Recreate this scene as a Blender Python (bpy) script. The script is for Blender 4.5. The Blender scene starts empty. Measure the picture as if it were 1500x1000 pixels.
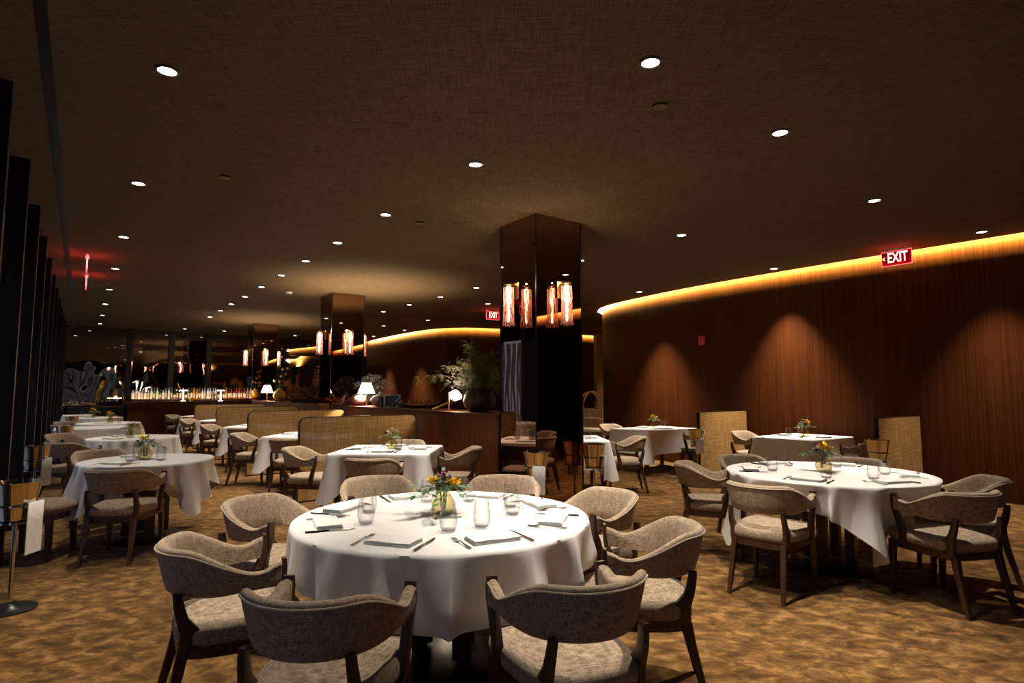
import bpy, math, random
from mathutils import Vector, Matrix, noise
PI = math.pi
R_ = math.radians
rnd = random.Random(7)
scene = bpy.context.scene
COL = scene.collection
HC = 3.40                      # ceiling height
UX, UY = -0.5897, 0.8076       # room axis u (towards the bar); v is to its right
def UV(u, v): return (u*UX + v*UY, u*UY - v*UX)
UANG = math.atan2(UY, UX)      # heading of +u
VANG = UANG - PI/2             # heading of +v

# ---------------------------------------------------------------- materials
def newmat(name):
    m = bpy.data.materials.new(name); m.use_nodes = True
    nt = m.node_tree
    b = nt.nodes['Principled BSDF']
    return m, nt, b
def node(nt, t, **kw):
    n = nt.nodes.new(t)
    for k, v in kw.items(): setattr(n, k, v)
    return n
def pmat(name, col, rough=.5, metal=0., spec=.5, coat=0., emis=None, es=0., sheen=0.):
    m, nt, b = newmat(name)
    b.inputs['Base Color'].default_value = (*col, 1)
    b.inputs['Roughness'].default_value = rough
    b.inputs['Metallic'].default_value = metal
    b.inputs['Specular IOR Level'].default_value = spec
    b.inputs['Coat Weight'].default_value = coat
    b.inputs['Coat Roughness'].default_value = .04
    b.inputs['Sheen Weight'].default_value = sheen
    if emis:
        b.inputs['Emission Color'].default_value = (*emis, 1)
        b.inputs['Emission Strength'].default_value = es
    return m
def ramp(nt, stops):
    r = node(nt, 'ShaderNodeValToRGB')
    e = r.color_ramp.elements
    e[0].position, e[0].color = stops[0][0], (*stops[0][1], 1)
    e[1].position, e[1].color = stops[-1][0], (*stops[-1][1], 1)
    for p, c in stops[1:-1]:
        x = e.new(p); x.color = (*c, 1)
    return r
def noise_col(m, nt, b, scale, stops, detail=4., rough=.6, coord='Object', nscale=1., dist=0., bump=0., bdist=.01, rot=(0,0,0)):
    tc = node(nt, 'ShaderNodeTexCoord'); mp = node(nt, 'ShaderNodeMapping')
    mp.inputs['Scale'].default_value = scale; mp.inputs['Rotation'].default_value = rot
    n = node(nt, 'ShaderNodeTexNoise')
    n.inputs['Scale'].default_value = nscale; n.inputs['Detail'].default_value = detail
    n.inputs['Roughness'].default_value = rough; n.inputs['Distortion'].default_value = dist
    r = ramp(nt, stops)
    L = nt.links.new
    L(tc.outputs[coord], mp.inputs[0]); L(mp.outputs[0], n.inputs['Vector'])
    L(n.outputs['Fac'], r.inputs[0]); L(r.outputs[0], b.inputs['Base Color'])
    if bump:
        bp = node(nt, 'ShaderNodeBump'); bp.inputs['Strength'].default_value = bump; bp.inputs['Distance'].default_value = bdist
        L(n.outputs['Fac'], bp.inputs['Height']); L(bp.outputs[0], b.inputs['Normal'])
    return n, r
def weave(name, c1, c2, fine=(300, 300, 300), rough=.9, bump=.35):
    """two crossing thread directions, heathered"""
    m, nt, b = newmat(name); L = nt.links.new
    tc = node(nt, 'ShaderNodeTexCoord')
    fs = []
    for s in ((fine[0], fine[0]*.045, fine[0]*.045), (fine[0]*.045, fine[0]*.045, fine[0]), (fine[0]*.045, fine[0], fine[0]*.045)):
        mp = node(nt, 'ShaderNodeMapping'); mp.inputs['Scale'].default_value = s
        n = node(nt, 'ShaderNodeTexNoise'); n.inputs['Scale'].default_value = 1; n.inputs['Detail'].default_value = 3
        L(tc.outputs['Object'], mp.inputs[0]); L(mp.outputs[0], n.inputs['Vector']); fs.append(n)
    a = node(nt, 'ShaderNodeMath', operation='ADD'); L(fs[0].outputs['Fac'], a.inputs[0]); L(fs[1].outputs['Fac'], a.inputs[1])
    a2 = node(nt, 'ShaderNodeMath', operation='ADD'); L(a.outputs[0], a2.inputs[0]); L(fs[2].outputs['Fac'], a2.inputs[1])
    h = node(nt, 'ShaderNodeMath', operation='MULTIPLY'); L(a2.outputs[0], h.inputs[0]); h.inputs[1].default_value = .3333
    r = ramp(nt, [(.40, c1), (.60, c2)]); L(h.outputs[0], r.inputs[0]); L(r.outputs[0], b.inputs['Base Color'])
    b.inputs['Roughness'].default_value = rough; b.inputs['Specular IOR Level'].default_value = .15
    b.inputs['Sheen Weight'].default_value = .15
    bp = node(nt, 'ShaderNodeBump'); bp.inputs['Strength'].default_value = bump; bp.inputs['Distance'].default_value = .003
    L(h.outputs[0], bp.inputs['Height']); L(bp.outputs[0], b.inputs['Normal'])
    return m
def wood(name, c1, c2, scale=(40, 40, 1.2), rough=.42, spec=.4, coat=0.):
    m, nt, b = newmat(name)
    noise_col(m, nt, b, scale, [(.3, c1), (.7, c2)], detail=5, bump=.05, bdist=.002)
    b.inputs['Roughness'].default_value = rough; b.inputs['Specular IOR Level'].default_value = spec
    b.inputs['Coat Weight'].default_value = coat
    return m
def thin_glass(name, tint=(1, 1, 1), refl=.06, edge=.75):
    m = bpy.data.materials.new(name); m.use_nodes = True; nt = m.node_tree; nt.nodes.clear(); L = nt.links.new
    out = node(nt, 'ShaderNodeOutputMaterial'); mix = node(nt, 'ShaderNodeMixShader')
    t = node(nt, 'ShaderNodeBsdfTransparent'); t.inputs[0].default_value = (*tint, 1)
    g = node(nt, 'ShaderNodeBsdfGlossy'); g.inputs['Roughness'].default_value = .02
    lw = node(nt, 'ShaderNodeLayerWeight'); lw.inputs['Blend'].default_value = .20
    mr = node(nt, 'ShaderNodeMapRange'); mr.inputs['To Min'].default_value = refl; mr.inputs['To Max'].default_value = edge
    L(lw.outputs['Facing'], mr.inputs['Value']); L(mr.outputs[0], mix.inputs[0])
    L(t.outputs[0], mix.inputs[1]); L(g.outputs[0], mix.inputs[2]); L(mix.outputs[0], out.inputs[0])
    return m
def emit(name, col, s):
    m = bpy.data.materials.new(name); m.use_nodes = True; nt = m.node_tree; nt.nodes.clear()
    out = node(nt, 'ShaderNodeOutputMaterial'); e = node(nt, 'ShaderNodeEmission')
    e.inputs[0].default_value = (*col, 1); e.inputs[1].default_value = s
    nt.links.new(e.outputs[0], out.inputs[0]); return m

M = {}
M['fabric'] = weave('oatmeal_tweed', (.15, .100, .062), (.53, .405, .285), (640, 640, 640))
M['welt'] = weave('tweed_welt', (.30, .22, .15), (.50, .40, .29), (420, 420, 420), bump=.1)
M['walnut'] = wood('dark_walnut', (.030, .012, .006), (.085, .036, .017), (60, 60, 4), .35, .5)
M['nail'] = pmat('antique_nailheads', (.35, .24, .12), .35, 1)
M['cloth'] = weave('white_linen', (.74, .72, .69), (.84, .82, .79), (700, 700, 700), bump=.05)
M['cloth'].node_tree.nodes['Principled BSDF'].inputs['Sheen Weight'].default_value = 0
M['napkin'] = weave('white_napkin', (.84, .82, .78), (.92, .90, .86), (900, 900, 900), bump=.08)
M['steel'] = pmat('polished_steel', (.62, .60, .57), .16, 1)
M['bucket'] = pmat('mirror_steel', (.78, .68, .50), .10, 1)
M['glass'] = thin_glass('clear_glass', (.98, .98, .98), .014, .60)
M['glassbase'] = thin_glass('thick_glass', (.93, .93, .95), .06, .6)
M['olive'] = thin_glass('olive_glass', (.92, .89, .74), .05, .45)
M['dark_metal'] = pmat('blackened_metal', (.018, .016, .015), .35, .6)
M['brass'] = pmat('aged_brass', (.55, .36, .15), .28, 1)
M['copper'] = pmat('copper', (.70, .30, .16), .3, 1)
M['leaf'] = pmat('green_leaf', (.060, .14, .045), .55)
M['leaf2'] = pmat('yellow_green_leaf', (.24, .21, .045), .6)
M['sage'] = pmat('grey_green_leaf', (.17, .23, .15), .6)
M['yellow'] = pmat('yellow_petal', (.90, .56, .02), .6)
M['pink'] = pmat('magenta_petal', (.45, .05, .18), .6)
M['pale'] = pmat('pale_pink_petal', (.72, .45, .40), .6)
M['plum'] = pmat('dark_plum_petal', (.05, .012, .03), .6)
M['stem'] = pmat('green_stem', (.10, .16, .05), .6)
M['black'] = pmat('black_base', (.012, .011, .010), .3)
M['veneer'] = wood('walnut_veneer', (.036, .0080, .0018), (.088, .0245, .0050), (55, 55, .45), .5, .08)
M['credenza'] = wood('credenza_veneer', (.045, .012, .004), (.105, .030, .009), (34, 34, .8), .42, .15)
M['shade'] = pmat('lamp_linen', (.9, .85, .75), .8, emis=(1, .90, .72), es=9)
M['bulb'] = emit('warm_bulb', (1, .78, .62), 16)
M['down'] = emit('downlight_lens', (1, .93, .84), 14)
M['led'] = emit('cove_led', (1, .84, .25), 230)
M['exitred'] = pmat('exit_red_panel', (.35, .0, .01), .25, emis=(1, .0, .02), es=.10)
M['exitletter'] = emit('exit_letter', (1, .58, .48), 2.0)
M['exitedge'] = emit('exit_edge', (1, .06, .08), 5)
M['amber'] = pmat('ambers', (.60, .42, .05), .35)
M['clay'] = wood('brown_clay', (.045, .022, .014), (.11, .06, .04), (9, 9, 9), .6, .3)
M['cream'] = wood('cream_gourd', (.42, .36, .26), (.62, .55, .42), (14, 14, 14), .5, .3)
M['pinkclay'] = pmat('dusty_pink_gourd', (.22, .09, .08), .55)
M['chilli'] = pmat('dried_red', (.30, .035, .03), .5)
M['dried'] = pmat('dried_brown', (.24, .11, .045), .85)
M['driedpale'] = pmat('dried_pale', (.62, .48, .36), .85)
M['greydry'] = pmat('grey_gypsophila', (.30, .30, .27), .85)
M['allium'] = pmat('allium_orange', (.52, .30, .12), .8)
M['stone'] = wood('stone_tread', (.35, .27, .18), (.50, .40, .28), (6, 6, 6), .6, .3)
M['tan'] = wood('tan_panel', (.12, .072, .024), (.19, .12, .042), (8, 8, 1), .6, .3)
M['alarm'] = pmat('alarm_red', (.45, .01, .012), .4, emis=(1, .02, .02), es=.04)
M['white'] = pmat('white_plastic', (.8, .78, .75), .5)
M['photo'] = pmat('dark_photo', (.03, .045, .075), .2)
M['towel'] = weave('service_towel', (.62, .60, .56), (.80, .78, .73), (500, 500, 500), bump=.1)
# mirrors
def mirror(name, col, wave):
    m, nt, b = newmat(name); L = nt.links.new
    b.inputs['Base Color'].default_value = (*col, 1); b.inputs['Metallic'].default_value = 1
    b.inputs['Roughness'].default_value = .015
    if wave:
        tc = node(nt, 'ShaderNodeTexCoord'); mp = node(nt, 'ShaderNodeMapping'); mp.inputs['Scale'].default_value = (1.5, 1.5, 1.1)
        n = node(nt, 'ShaderNodeTexNoise'); n.inputs['Scale'].default_value = 1.; n.inputs['Detail'].default_value = .5
        sp = node(nt, 'ShaderNodeSeparateXYZ'); mr = node(nt, 'ShaderNodeMapRange')
        mr.inputs['From Min'].default_value = 2.75; mr.inputs['From Max'].default_value = 2.35
        mr.inputs['To Min'].default_value = 0; mr.inputs['To Max'].default_value = 1
        mu = node(nt, 'ShaderNodeMath', operation='MULTIPLY'); bp = node(nt, 'ShaderNodeBump')
        bp.inputs['Distance'].default_value = wave; bp.inputs['Strength'].default_value = 1
        L(tc.outputs['Object'], mp.inputs[0]); L(mp.outputs[0], n.inputs['Vector']); L(tc.outputs['Object'], sp.inputs[0])
        L(sp.outputs['Z'], mr.inputs['Value']); L(mr.outputs[0], mu.inputs[0]); L(n.outputs['Fac'], mu.inputs[1])
        L(mu.outputs[0], bp.inputs['Height']); L(bp.outputs[0], b.inputs['Normal'])
    return m
M['mirror'] = mirror('bronze_mirror', (.36, .225, .165), 0)
M['backmirror'] = mirror('wavy_smoked_mirror', (.36, .30, .27), .03)
# carpet: mottled golden cut pile
def carpet():
    m, nt, b = newmat('golden_carpet'); L = nt.links.new
    tc = node(nt, 'ShaderNodeTexCoord')
    def n(scale, detail, dist, rough=.6):
        mp = node(nt, 'ShaderNodeMapping'); mp.inputs['Scale'].default_value = scale
        mp.inputs['Rotation'].default_value = (0, 0, .6)
        x = node(nt, 'ShaderNodeTexNoise'); x.inputs['Scale'].default_value = 1; x.inputs['Detail'].default_value = detail
        x.inputs['Distortion'].default_value = dist; x.inputs['Roughness'].default_value = rough
        L(tc.outputs['Object'], mp.inputs[0]); L(mp.outputs[0], x.inputs['Vector']); return x
    a = n((8.0, 11.0, 1), 6, .4, .62); c = n((420, 420, 420), 2, 0)
    r = ramp(nt, [(.30, (.048, .021, .0045)), (.43, (.113, .053, .013)), (.53, (.185, .092, .025)), (.68, (.355, .196, .062))])
    L(a.outputs['Fac'], r.inputs[0])
    mx = node(nt, 'ShaderNodeMix', data_type='RGBA', blend_type='MULTIPLY'); mx.inputs[0].default_value = .6
    r2 = ramp(nt, [(.3, (.5, .5, .5)), (.7, (1.25, 1.25, 1.25))]); L(c.outputs['Fac'], r2.inputs[0])
    L(r.outputs[0], mx.inputs[6]); L(r2.outputs[0], mx.inputs[7]); L(mx.outputs[2], b.inputs['Base Color'])
    b.inputs['Roughness'].default_value = .95; b.inputs['Specular IOR Level'].default_value = .08; b.inputs['Sheen Weight'].default_value = .1
    bp = node(nt, 'ShaderNodeBump'); bp.inputs['Strength'].default_value = .4; bp.inputs['Distance'].default_value = .006
    L(a.outputs['Fac'], bp.inputs['Height']); L(bp.outputs[0], b.inputs['Normal'])
    return m
M['carpet'] = carpet()
def ceilmat():
    m, nt, b = newmat('woven_ceiling'); L = nt.links.new
    tc = node(nt, 'ShaderNodeTexCoord')
    def n(scale, rot):
        mp = node(nt, 'ShaderNodeMapping'); mp.inputs['Scale'].default_value = scale; mp.inputs['Rotation'].default_value = (0, 0, rot)
        x = node(nt, 'ShaderNodeTexNoise'); x.inputs['Scale'].default_value = 1; x.inputs['Detail'].default_value = 4
        L(tc.outputs['Object'], mp.inputs[0]); L(mp.outputs[0], x.inputs['Vector']); return x
    a = n((260, 9, 1), -UANG+PI/2); c = n((9, 260, 1), -UANG+PI/2)
    ad = node(nt, 'ShaderNodeMath', operation='ADD'); L(a.outputs['Fac'], ad.inputs[0]); L(c.outputs['Fac'], ad.inputs[1])
    h = node(nt, 'ShaderNodeMath', operation='MULTIPLY'); L(ad.outputs[0], h.inputs[0]); h.inputs[1].default_value = .5
    r = ramp(nt, [(.36, (.056, .036, .018)), (.64, (.165, .112, .062))]); L(h.outputs[0], r.inputs[0]); L(r.outputs[0], b.inputs['Base Color'])
    b.inputs['Roughness'].default_value = .9; b.inputs['Specular IOR Level'].default_value = .1
    return m
M['ceiling'] = ceilmat()
def rattan():
    m, nt, b = newmat('woven_rattan'); L = nt.links.new
    tc = node(nt, 'ShaderNodeTexCoord')
    def n(scale):
        mp = node(nt, 'ShaderNodeMapping'); mp.inputs['Scale'].default_value = scale
        x = node(nt, 'ShaderNodeTexNoise'); x.inputs['Scale'].default_value = 1; x.inputs['Detail'].default_value = 3
        L(tc.outputs['Object'], mp.inputs[0]); L(mp.outputs[0], x.inputs['Vector']); return x
    a = n((90, 90, 3)); c = n((3, 3, 120))
    ad = node(nt, 'ShaderNodeMath', operation='ADD'); L(a.outputs['Fac'], ad.inputs[0]); L(c.outputs['Fac'], ad.inputs[1])
    h = node(nt, 'ShaderNodeMath', operation='MULTIPLY'); L(ad.outputs[0], h.inputs[0]); h.inputs[1].default_value = .5
    r = ramp(nt, [(.34, (.20, .095, .025)), (.52, (.44, .25, .08)), (.66, (.66, .42, .16))]); L(h.outputs[0], r.inputs[0]); L(r.outputs[0], b.inputs['Base Color'])
    b.inputs['Roughness'].default_value = .5; b.inputs['Coat Weight'].default_value = .8; b.inputs['Coat Roughness'].default_value = .03
    return m
M['rattan'] = rattan()
def curtainmat():
    m = bpy.data.materials.new('chain_curtain'); m.use_nodes = True; nt = m.node_tree; nt.nodes.clear(); L = nt.links.new
    out = node(nt, 'ShaderNodeOutputMaterial'); mix = node(nt, 'ShaderNodeMixShader'); mix.inputs[0].default_value = .6
    d = node(nt, 'ShaderNodeBsdfDiffuse'); d.inputs[0].default_value = (.16, .14, .15, 1)
    t = node(nt, 'ShaderNodeBsdfTranslucent'); t.inputs[0].default_value = (.42, .37, .40, 1)
    L(d.outputs[0], mix.inputs[1]); L(t.outputs[0], mix.inputs[2]); L(mix.outputs[0], out.inputs[0]); return m
M['curtain'] = curtainmat()
M['pane'] = emit('dusk_pane', (.50, .62, .95), .45)
M['pane2'] = emit('night_pane', (.58, .62, .78), .24)
def meshshade():
    """copper mesh fabric with openings"""
    m = bpy.data.materials.new('copper_mesh'); m.use_nodes = True; nt = m.node_tree; nt.nodes.clear(); L = nt.links.new
    out = node(nt, 'ShaderNodeOutputMaterial')
    tc = node(nt, 'ShaderNodeTexCoord'); mp = node(nt, 'ShaderNodeMapping'); mp.inputs['Scale'].default_value = (110, 110, 12)
    n = node(nt, 'ShaderNodeTexNoise'); n.inputs['Scale'].default_value = 1; n.inputs['Detail'].default_value = 3; n.inputs['Distortion'].default_value = 1.2
    r = ramp(nt, [(.46, (0, 0, 0)), (.56, (1, 1, 1))])
    L(tc.outputs['Object'], mp.inputs[0]); L(mp.outputs[0], n.inputs['Vector']); L(n.outputs['Fac'], r.inputs[0])
    tr = node(nt, 'ShaderNodeBsdfTransparent'); tr.inputs[0].default_value = (.95, .78, .68, 1)
    g = node(nt, 'ShaderNodeBsdfTranslucent'); g.inputs[0].default_value = (.72, .30, .20, 1)
    g2 = node(nt, 'ShaderNodeBsdfGlossy'); g2.inputs[0].default_value = (.7, .30, .17, 1); g2.inputs['Roughness'].default_value = .35
    m1 = node(nt, 'ShaderNodeMixShader'); m1.inputs[0].default_value = .4
    L(g.outputs[0], m1.inputs[1]); L(g2.outputs[0], m1.inputs[2])
    m2 = node(nt, 'ShaderNodeMixShader'); L(r.outputs[0], m2.inputs[0]); L(m1.outputs[0], m2.inputs[1]); L(tr.outputs[0], m2.inputs[2])
    L(m2.outputs[0], out.inputs[0]); return m
M['meshshade'] = meshshade()

# ---------------------------------------------------------------- mesh helpers
class MB:
    def __init__(s): s.v = []; s.f = []
    def add(s, vs, fs):
        b = len(s.v); s.v += [tuple(p) for p in vs]; s.f += [tuple(b+i for i in f) for f in fs]; return s
    def box(s, c, d, rot=0., taper=1.):
        x, y, z = d[0]/2, d[1]/2, d[2]/2; ca, sa = math.cos(rot), math.sin(rot)
        vs = []
        for k, t in ((-z, 1.), (z, taper)):
            for px, py in ((-x, -y), (x, -y), (x, y), (-x, y)):
                px *= t; py *= t
                vs.append((c[0]+px*ca-py*sa, c[1]+px*sa+py*ca, c[2]+k))
        return s.add(vs, [(3,2,1,0), (4,5,6,7), (0,1,5,4), (1,2,6,5), (2,3,7,6), (3,0,4,7)])
    def loft(s, rings, caps=True, closed=True):
        n = len(rings[0]); vs = [p for r in rings for p in r]; fs = []
        for i in range(len(rings)-1):
            for j in range(n if closed else n-1):
                k = (j+1) % n
                fs.append((i*n+j, i*n+k, (i+1)*n+k, (i+1)*n+j))
        if caps: fs += [tuple(range(n-1, -1, -1)), tuple(range((len(rings)-1)*n, len(rings)*n))]
        return s.add(vs, fs)
    def lathe(s, prof, n=24, c=(0, 0, 0), caps=True, ribs=0, ribamp=0.):
        rings = []
        for r, z in prof:
            rings.append([(c[0]+r*(1+ribamp*math.cos(ribs*2*PI*j/n))*math.cos(2*PI*j/n), c[1]+r*(1+ribamp*math.cos(ribs*2*PI*j/n))*math.sin(2*PI*j/n), c[2]+z) for j in range(n)])
        return s.loft(rings, caps)
    def tube(s, path, rad, n=8, caps=True):
        P = [Vector(p) for p in path]; rings = []
        for i, p in enumerate(P):
            t = (P[min(i+1, len(P)-1)] - P[max(i-1, 0)]).normalized()
            a = t.cross(Vector((0, 0, 1)));
            if a.length < .05: a = t.cross(Vector((1, 0, 0)))
            a.normalize(); b = t.cross(a)
            r = rad[i] if isinstance(rad, (list, tuple)) else rad
            rings.append([p + a*r*math.cos(2*PI*j/n) + b*r*math.sin(2*PI*j/n) for j in range(n)])
        return s.loft(rings, caps)
    def bar(s, stations):
        """stations: (x,y,z,wx,wy) axis-aligned rectangular sections"""
        rings = []
        for x, y, z, w, d in stations:
            b = .18
            rings.append([(x-w/2+w*b/2, y-d/2, z), (x+w/2-w*b/2, y-d/2, z), (x+w/2, y-d/2+d*b/2, z), (x+w/2, y+d/2-d*b/2, z),
                          (x+w/2-w*b/2, y+d/2, z), (x-w/2+w*b/2, y+d/2, z), (x-w/2, y+d/2-d*b/2, z), (x-w/2, y-d/2+d*b/2, z)])
        return s.loft(rings)
    def leaf(s, p, d, up, L, W):
        p = Vector(p); d = Vector(d).normalized(); sd = d.cross(Vector(up))
        if sd.length < .01: sd = Vector((1, 0, 0))
        sd.normalize(); n = sd.cross(d)
        q = [p, p+d*L*.3+sd*W*.42+n*L*.03, p+d*L*.65+sd*W*.38, p+d*L-n*L*.06, p+d*L*.65-sd*W*.38, p+d*L*.3-sd*W*.42+n*L*.03]
        return s.add(q, [(0, 1, 2, 3), (0, 3, 4, 5)])
    def ball(s, c, r, n=8, sq=(1, 1, 1)):
        rings = []
        m = max(4, n//2+1)
        for i in range(m):
            a = -PI/2 + PI*(i+.25)/(m-.5)
            rings.append([(c[0]+sq[0]*r*math.cos(a)*math.cos(2*PI*j/n), c[1]+sq[1]*r*math.cos(a)*math.sin(2*PI*j/n), c[2]+sq[2]*r*math.sin(a)) for j in range(n)])
        return s.loft(rings)
    def build(s, name, mat, parent=None, smooth=40):
        me = bpy.data.meshes.new(name); me.from_pydata(s.v, [], s.f); me.update()
        me.materials.append(mat)
        if smooth:
            me.shade_smooth()
            try: me.set_sharp_from_angle(angle=R_(smooth))
            except Exception: pass
        o = bpy.data.objects.new(name, me); COL.objects.link(o)
        if parent: o.parent = parent
        return o
def tag(o, label, cat, group=None, kind=None):
    if label: o['label'] = label
    if cat: o['category'] = cat
    if group: o['group'] = group
    if kind: o['kind'] = kind
    return o
def thing(name, label, cat, loc=(0, 0, 0), rz=0., group=None):
    o = bpy.data.objects.new(name, None); COL.objects.link(o); o.empty_display_size = .1
    o.location = loc; o.rotation_euler = (0, 0, rz)
    return tag(o, label, cat, group)
def struct(o): o['kind'] = 'structure'; return o
def dup(root, parent=None):
    c = root.copy(); COL.objects.link(c)
    if parent: c.parent = parent
    for ch in list(KIDS.get(root.name, ())):
        dup(ch, c)
    return c
KIDS = {}
def freeze(root):
    """remember the children of a prototype so that copies are quick"""
    def rec(o):
        KIDS[o.name] = [x for x in allobj if x.parent == o]
        for x in KIDS[o.name]: rec(x)
    allobj = list(COL.objects); rec(root)
class Proto:
    def __init__(s, root): freeze(root); s.root = root; s.used = False
    def put(s, loc, rz=0., label=None, group=None, cat=None):
        o = dup(s.root) if s.used else s.root
        s.used = True
        o.location = loc; o.rotation_euler = (0, 0, rz)
        tag(o, label, cat, group); return o
def smoothstep(a, b, x):
    t = min(1, max(0, (x-a)/(b-a))); return t*t*(3-2*t)
def spot(loc, power, size=78, blend=.55, col=(1, .90, .76), rad=.03, aim=None, parent=None):
    l = bpy.data.lights.new('downlight_or_added_spot', 'SPOT'); l.energy = power; l.spot_size = R_(size); l.spot_blend = blend
    l.color = col; l.shadow_soft_size = rad
    o = bpy.data.objects.new('downlight_or_added_spot', l); COL.objects.link(o); o.location = loc
    if aim:
        d = Vector(aim)-Vector(loc); o.rotation_euler = d.to_track_quat('-Z', 'Y').to_euler()
    return o
def point(loc, power, col, rad=.03):
    l = bpy.data.lights.new('lamp_light', 'POINT'); l.energy = power; l.color = col; l.shadow_soft_size = rad
    o = bpy.data.objects.new('lamp_light', l); COL.objects.link(o); o.location = loc; return o

# ---------------------------------------------------------------- the setting
def interp(pts, n):
    """Catmull-Rom through pts"""
    out = []
    for i in range(len(pts)-1):
        p0 = pts[max(i-1, 0)]; p1 = pts[i]; p2 = pts[i+1]; p3 = pts[min(i+2, len(pts)-1)]
        for k in range(n):
            t = k/n
            out.append(tuple(.5*((2*p1[j]) + (-p0[j]+p2[j])*t + (2*p0[j]-5*p1[j]+4*p2[j]-p3[j])*t*t + (-p0[j]+3*p1[j]-3*p2[j]+p3[j])*t**3) for j in (0, 1)))
    out.append(pts[-1]); return out
S = 1.031
wr = interp([(-6.5, 10.35), (-2.5, 9.95), (.5, 9.66), (2.04, 9.56), (2.8, 9.52), (4.0, 9.46), (5.3, 9.43), (6.6, 9.45), (7.5, 9.52), (8.5, 9.66), (9.4, 9.84), (10.05, 10.12), (10.55, 10.55), (10.85, 11.2), (10.9, 12.2), (10.9, 17.0)], 8)
w2 = interp([(15.5, 17.0), (15.5, 12.2), (15.52, 11.0), (15.75, 10.05), (16.1, 9.55), (16.8, 9.2), (18.4, 9.08), (21.0, 9.19), (23.2, 9.47), (26., 9.9)], 8)
def offs(c, d):
    """offset a uv polyline to its room side"""
    o = []
    for i in range(len(c)):
        a = c[max(i-1, 0)]; b = c[min(i+1, len(c)-1)]
        t = Vector((b[0]-a[0], b[1]-a[1])).normalized(); n = Vector((t.y, -t.x))
        o.append((c[i][0]+n.x*d, c[i][1]+n.y*d))
    return o
def ribbon(name, c, z0, z1, mat, thick=0.):
    mb = MB()
    if thick:
        far = offs(c, -thick)
        rings = [[(*UV(*a), z0), (*UV(*a), z1), (*UV(*b), z1), (*UV(*b), z0)] for a, b in zip(c, far)]
        mb.loft(rings)
    else:
        vs = [(*UV(*a), z) for a in c for z in (z0, z1)]
        mb.add(vs, [(2*i, 2*i+2, 2*i+3, 2*i+1) for i in range(len(c)-1)])
    return mb.build(name, mat)
struct(ribbon('wall_right', wr, 0, 3.62, M['veneer'], .12))
struct(ribbon('wall_far', w2, 0, 3.62, M['veneer'], .12))
sr, s2 = offs(wr, .10), offs(w2, .10)
# floor and ceiling
fl = MB(); fl.add([(*UV(a, b), 0) for a, b in ((-7, -1.4), (27, -1.4), (27, 17.2), (-7, 17.2))] + [(*UV(a, b), -.1) for a, b in ((-7, -1.4), (27, -1.4), (27, 17.2), (-7, 17.2))],
    [(3, 2, 1, 0), (4, 5, 6, 7), (0, 1, 5, 4), (1, 2, 6, 5), (2, 3, 7, 6), (3, 0, 4, 7)])
struct(fl.build('floor', M['carpet'], smooth=0))
BW0, BW1 = (22.40, -1.2), (23.3, 9.75)       # back wall line
cb = [(-6.4, -.98), (22.4, -.98), (23.3, 9.75)] + [p for p in reversed(s2) if p[0] < 23.2] + list(reversed(sr))
ce = MB(); n = len(cb)
ce.add([(*UV(*p), HC) for p in cb], [tuple(range(n))])
struct(ce.build('ceiling', M['ceiling'], smooth=0))
for nm, c in (('trim_1', sr), ('trim_2', s2)):
    struct(ribbon(nm, offs(c, .09), HC+.002, 3.68, M['black']))
for nm, c, w in (('trim_3', sr, wr), ('trim_4', s2, w2)):
    mb = MB(); vs = [(*UV(*p), 3.62) for a, b in zip(offs(c, .09), offs(w, -.02)) for p in (a, b)]
    mb.add(vs, [(2*i, 2*i+2, 2*i+3, 2*i+1) for i in range(len(c)-1)])
    struct(mb.build(nm, M['black']))
# cove light strips hidden in the ceiling slot
tag(ribbon('cove_light_strip', offs(sr, .084), HC+.02, HC+.22, M['led']), 'warm cove light strip running along the top of the near curved wood wall', 'light strip')
tag(ribbon('cove_light_strip', offs(s2, .084), HC+.02, HC+.22, M['led']), 'warm cove light strip along the top of the far curved wood wall', 'light strip')
# left wall: fins, panes and curtains
mb = MB(); mb.add([(*UV(a, -1.0), z) for a in (-6.5, 23) for z in (0, 3.62)], [(0, 2, 3, 1)])
struct(mb.build('wall_left', M['pane'], smooth=0)); 
bpy.data.objects['wall_left'].data.materials[0] = M['dark_metal']
FU = [6.44 + 1.574*k for k in range(-8, 11)]
for i, u in enumerate(FU):
    p = UV(u, -.72)
    b = MB(); b.box((p[0], p[1], HC/2), (.10, .53, HC), UANG)
    struct(b.build('trim_%d' % (10+i), M['dark_metal'], smooth=0))
    if i < len(FU)-1:
        q = UV(u+.787, -.985)
        b = MB(); b.box((q[0], q[1], 1.45), (1.42, .02, 2.5), UANG)
        struct(b.build('window_%d' % (1+i), M['pane'], smooth=0))
# chain curtains between the fins (rippling folds)
def curtain(at, w, seed):
    """rippling chain strands; at(t, depth) gives x, y"""
    rr = random.Random(seed); b = MB(); n, nz = 24, 22
    for j in range(n):
        t0 = (j+.5)/n; hw = (.30+.22*rr.random())/n; vs = []
        for k in range(nz+1):
            z = .04 + 2.58*k/nz
            d = .045*math.sin(t0*38 + .8*math.sin(z*3.1+seed)); sh = .030*math.sin(z*3.3+seed*1.7+t0*4)*math.sin(PI*t0)
            for e in (-hw, hw): vs.append((*at(t0+sh+e, d+.012*(1 if e > 0 else -1)), z))
        b.add(vs, [(2*k, 2*k+1, 2*k+3, 2*k+2) for k in range(nz)])
    tag(b.build('chain_curtain', M['curtain']), 'rippling grey chain curtain hanging between dark window fins', 'curtain', 'chain curtains along the window wall')
for i, u in enumerate(FU[:-1]):
    curtain(lambda t, d, u=u: UV(u+.06+1.45*t, -.86+d), 1.45, i)
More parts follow.
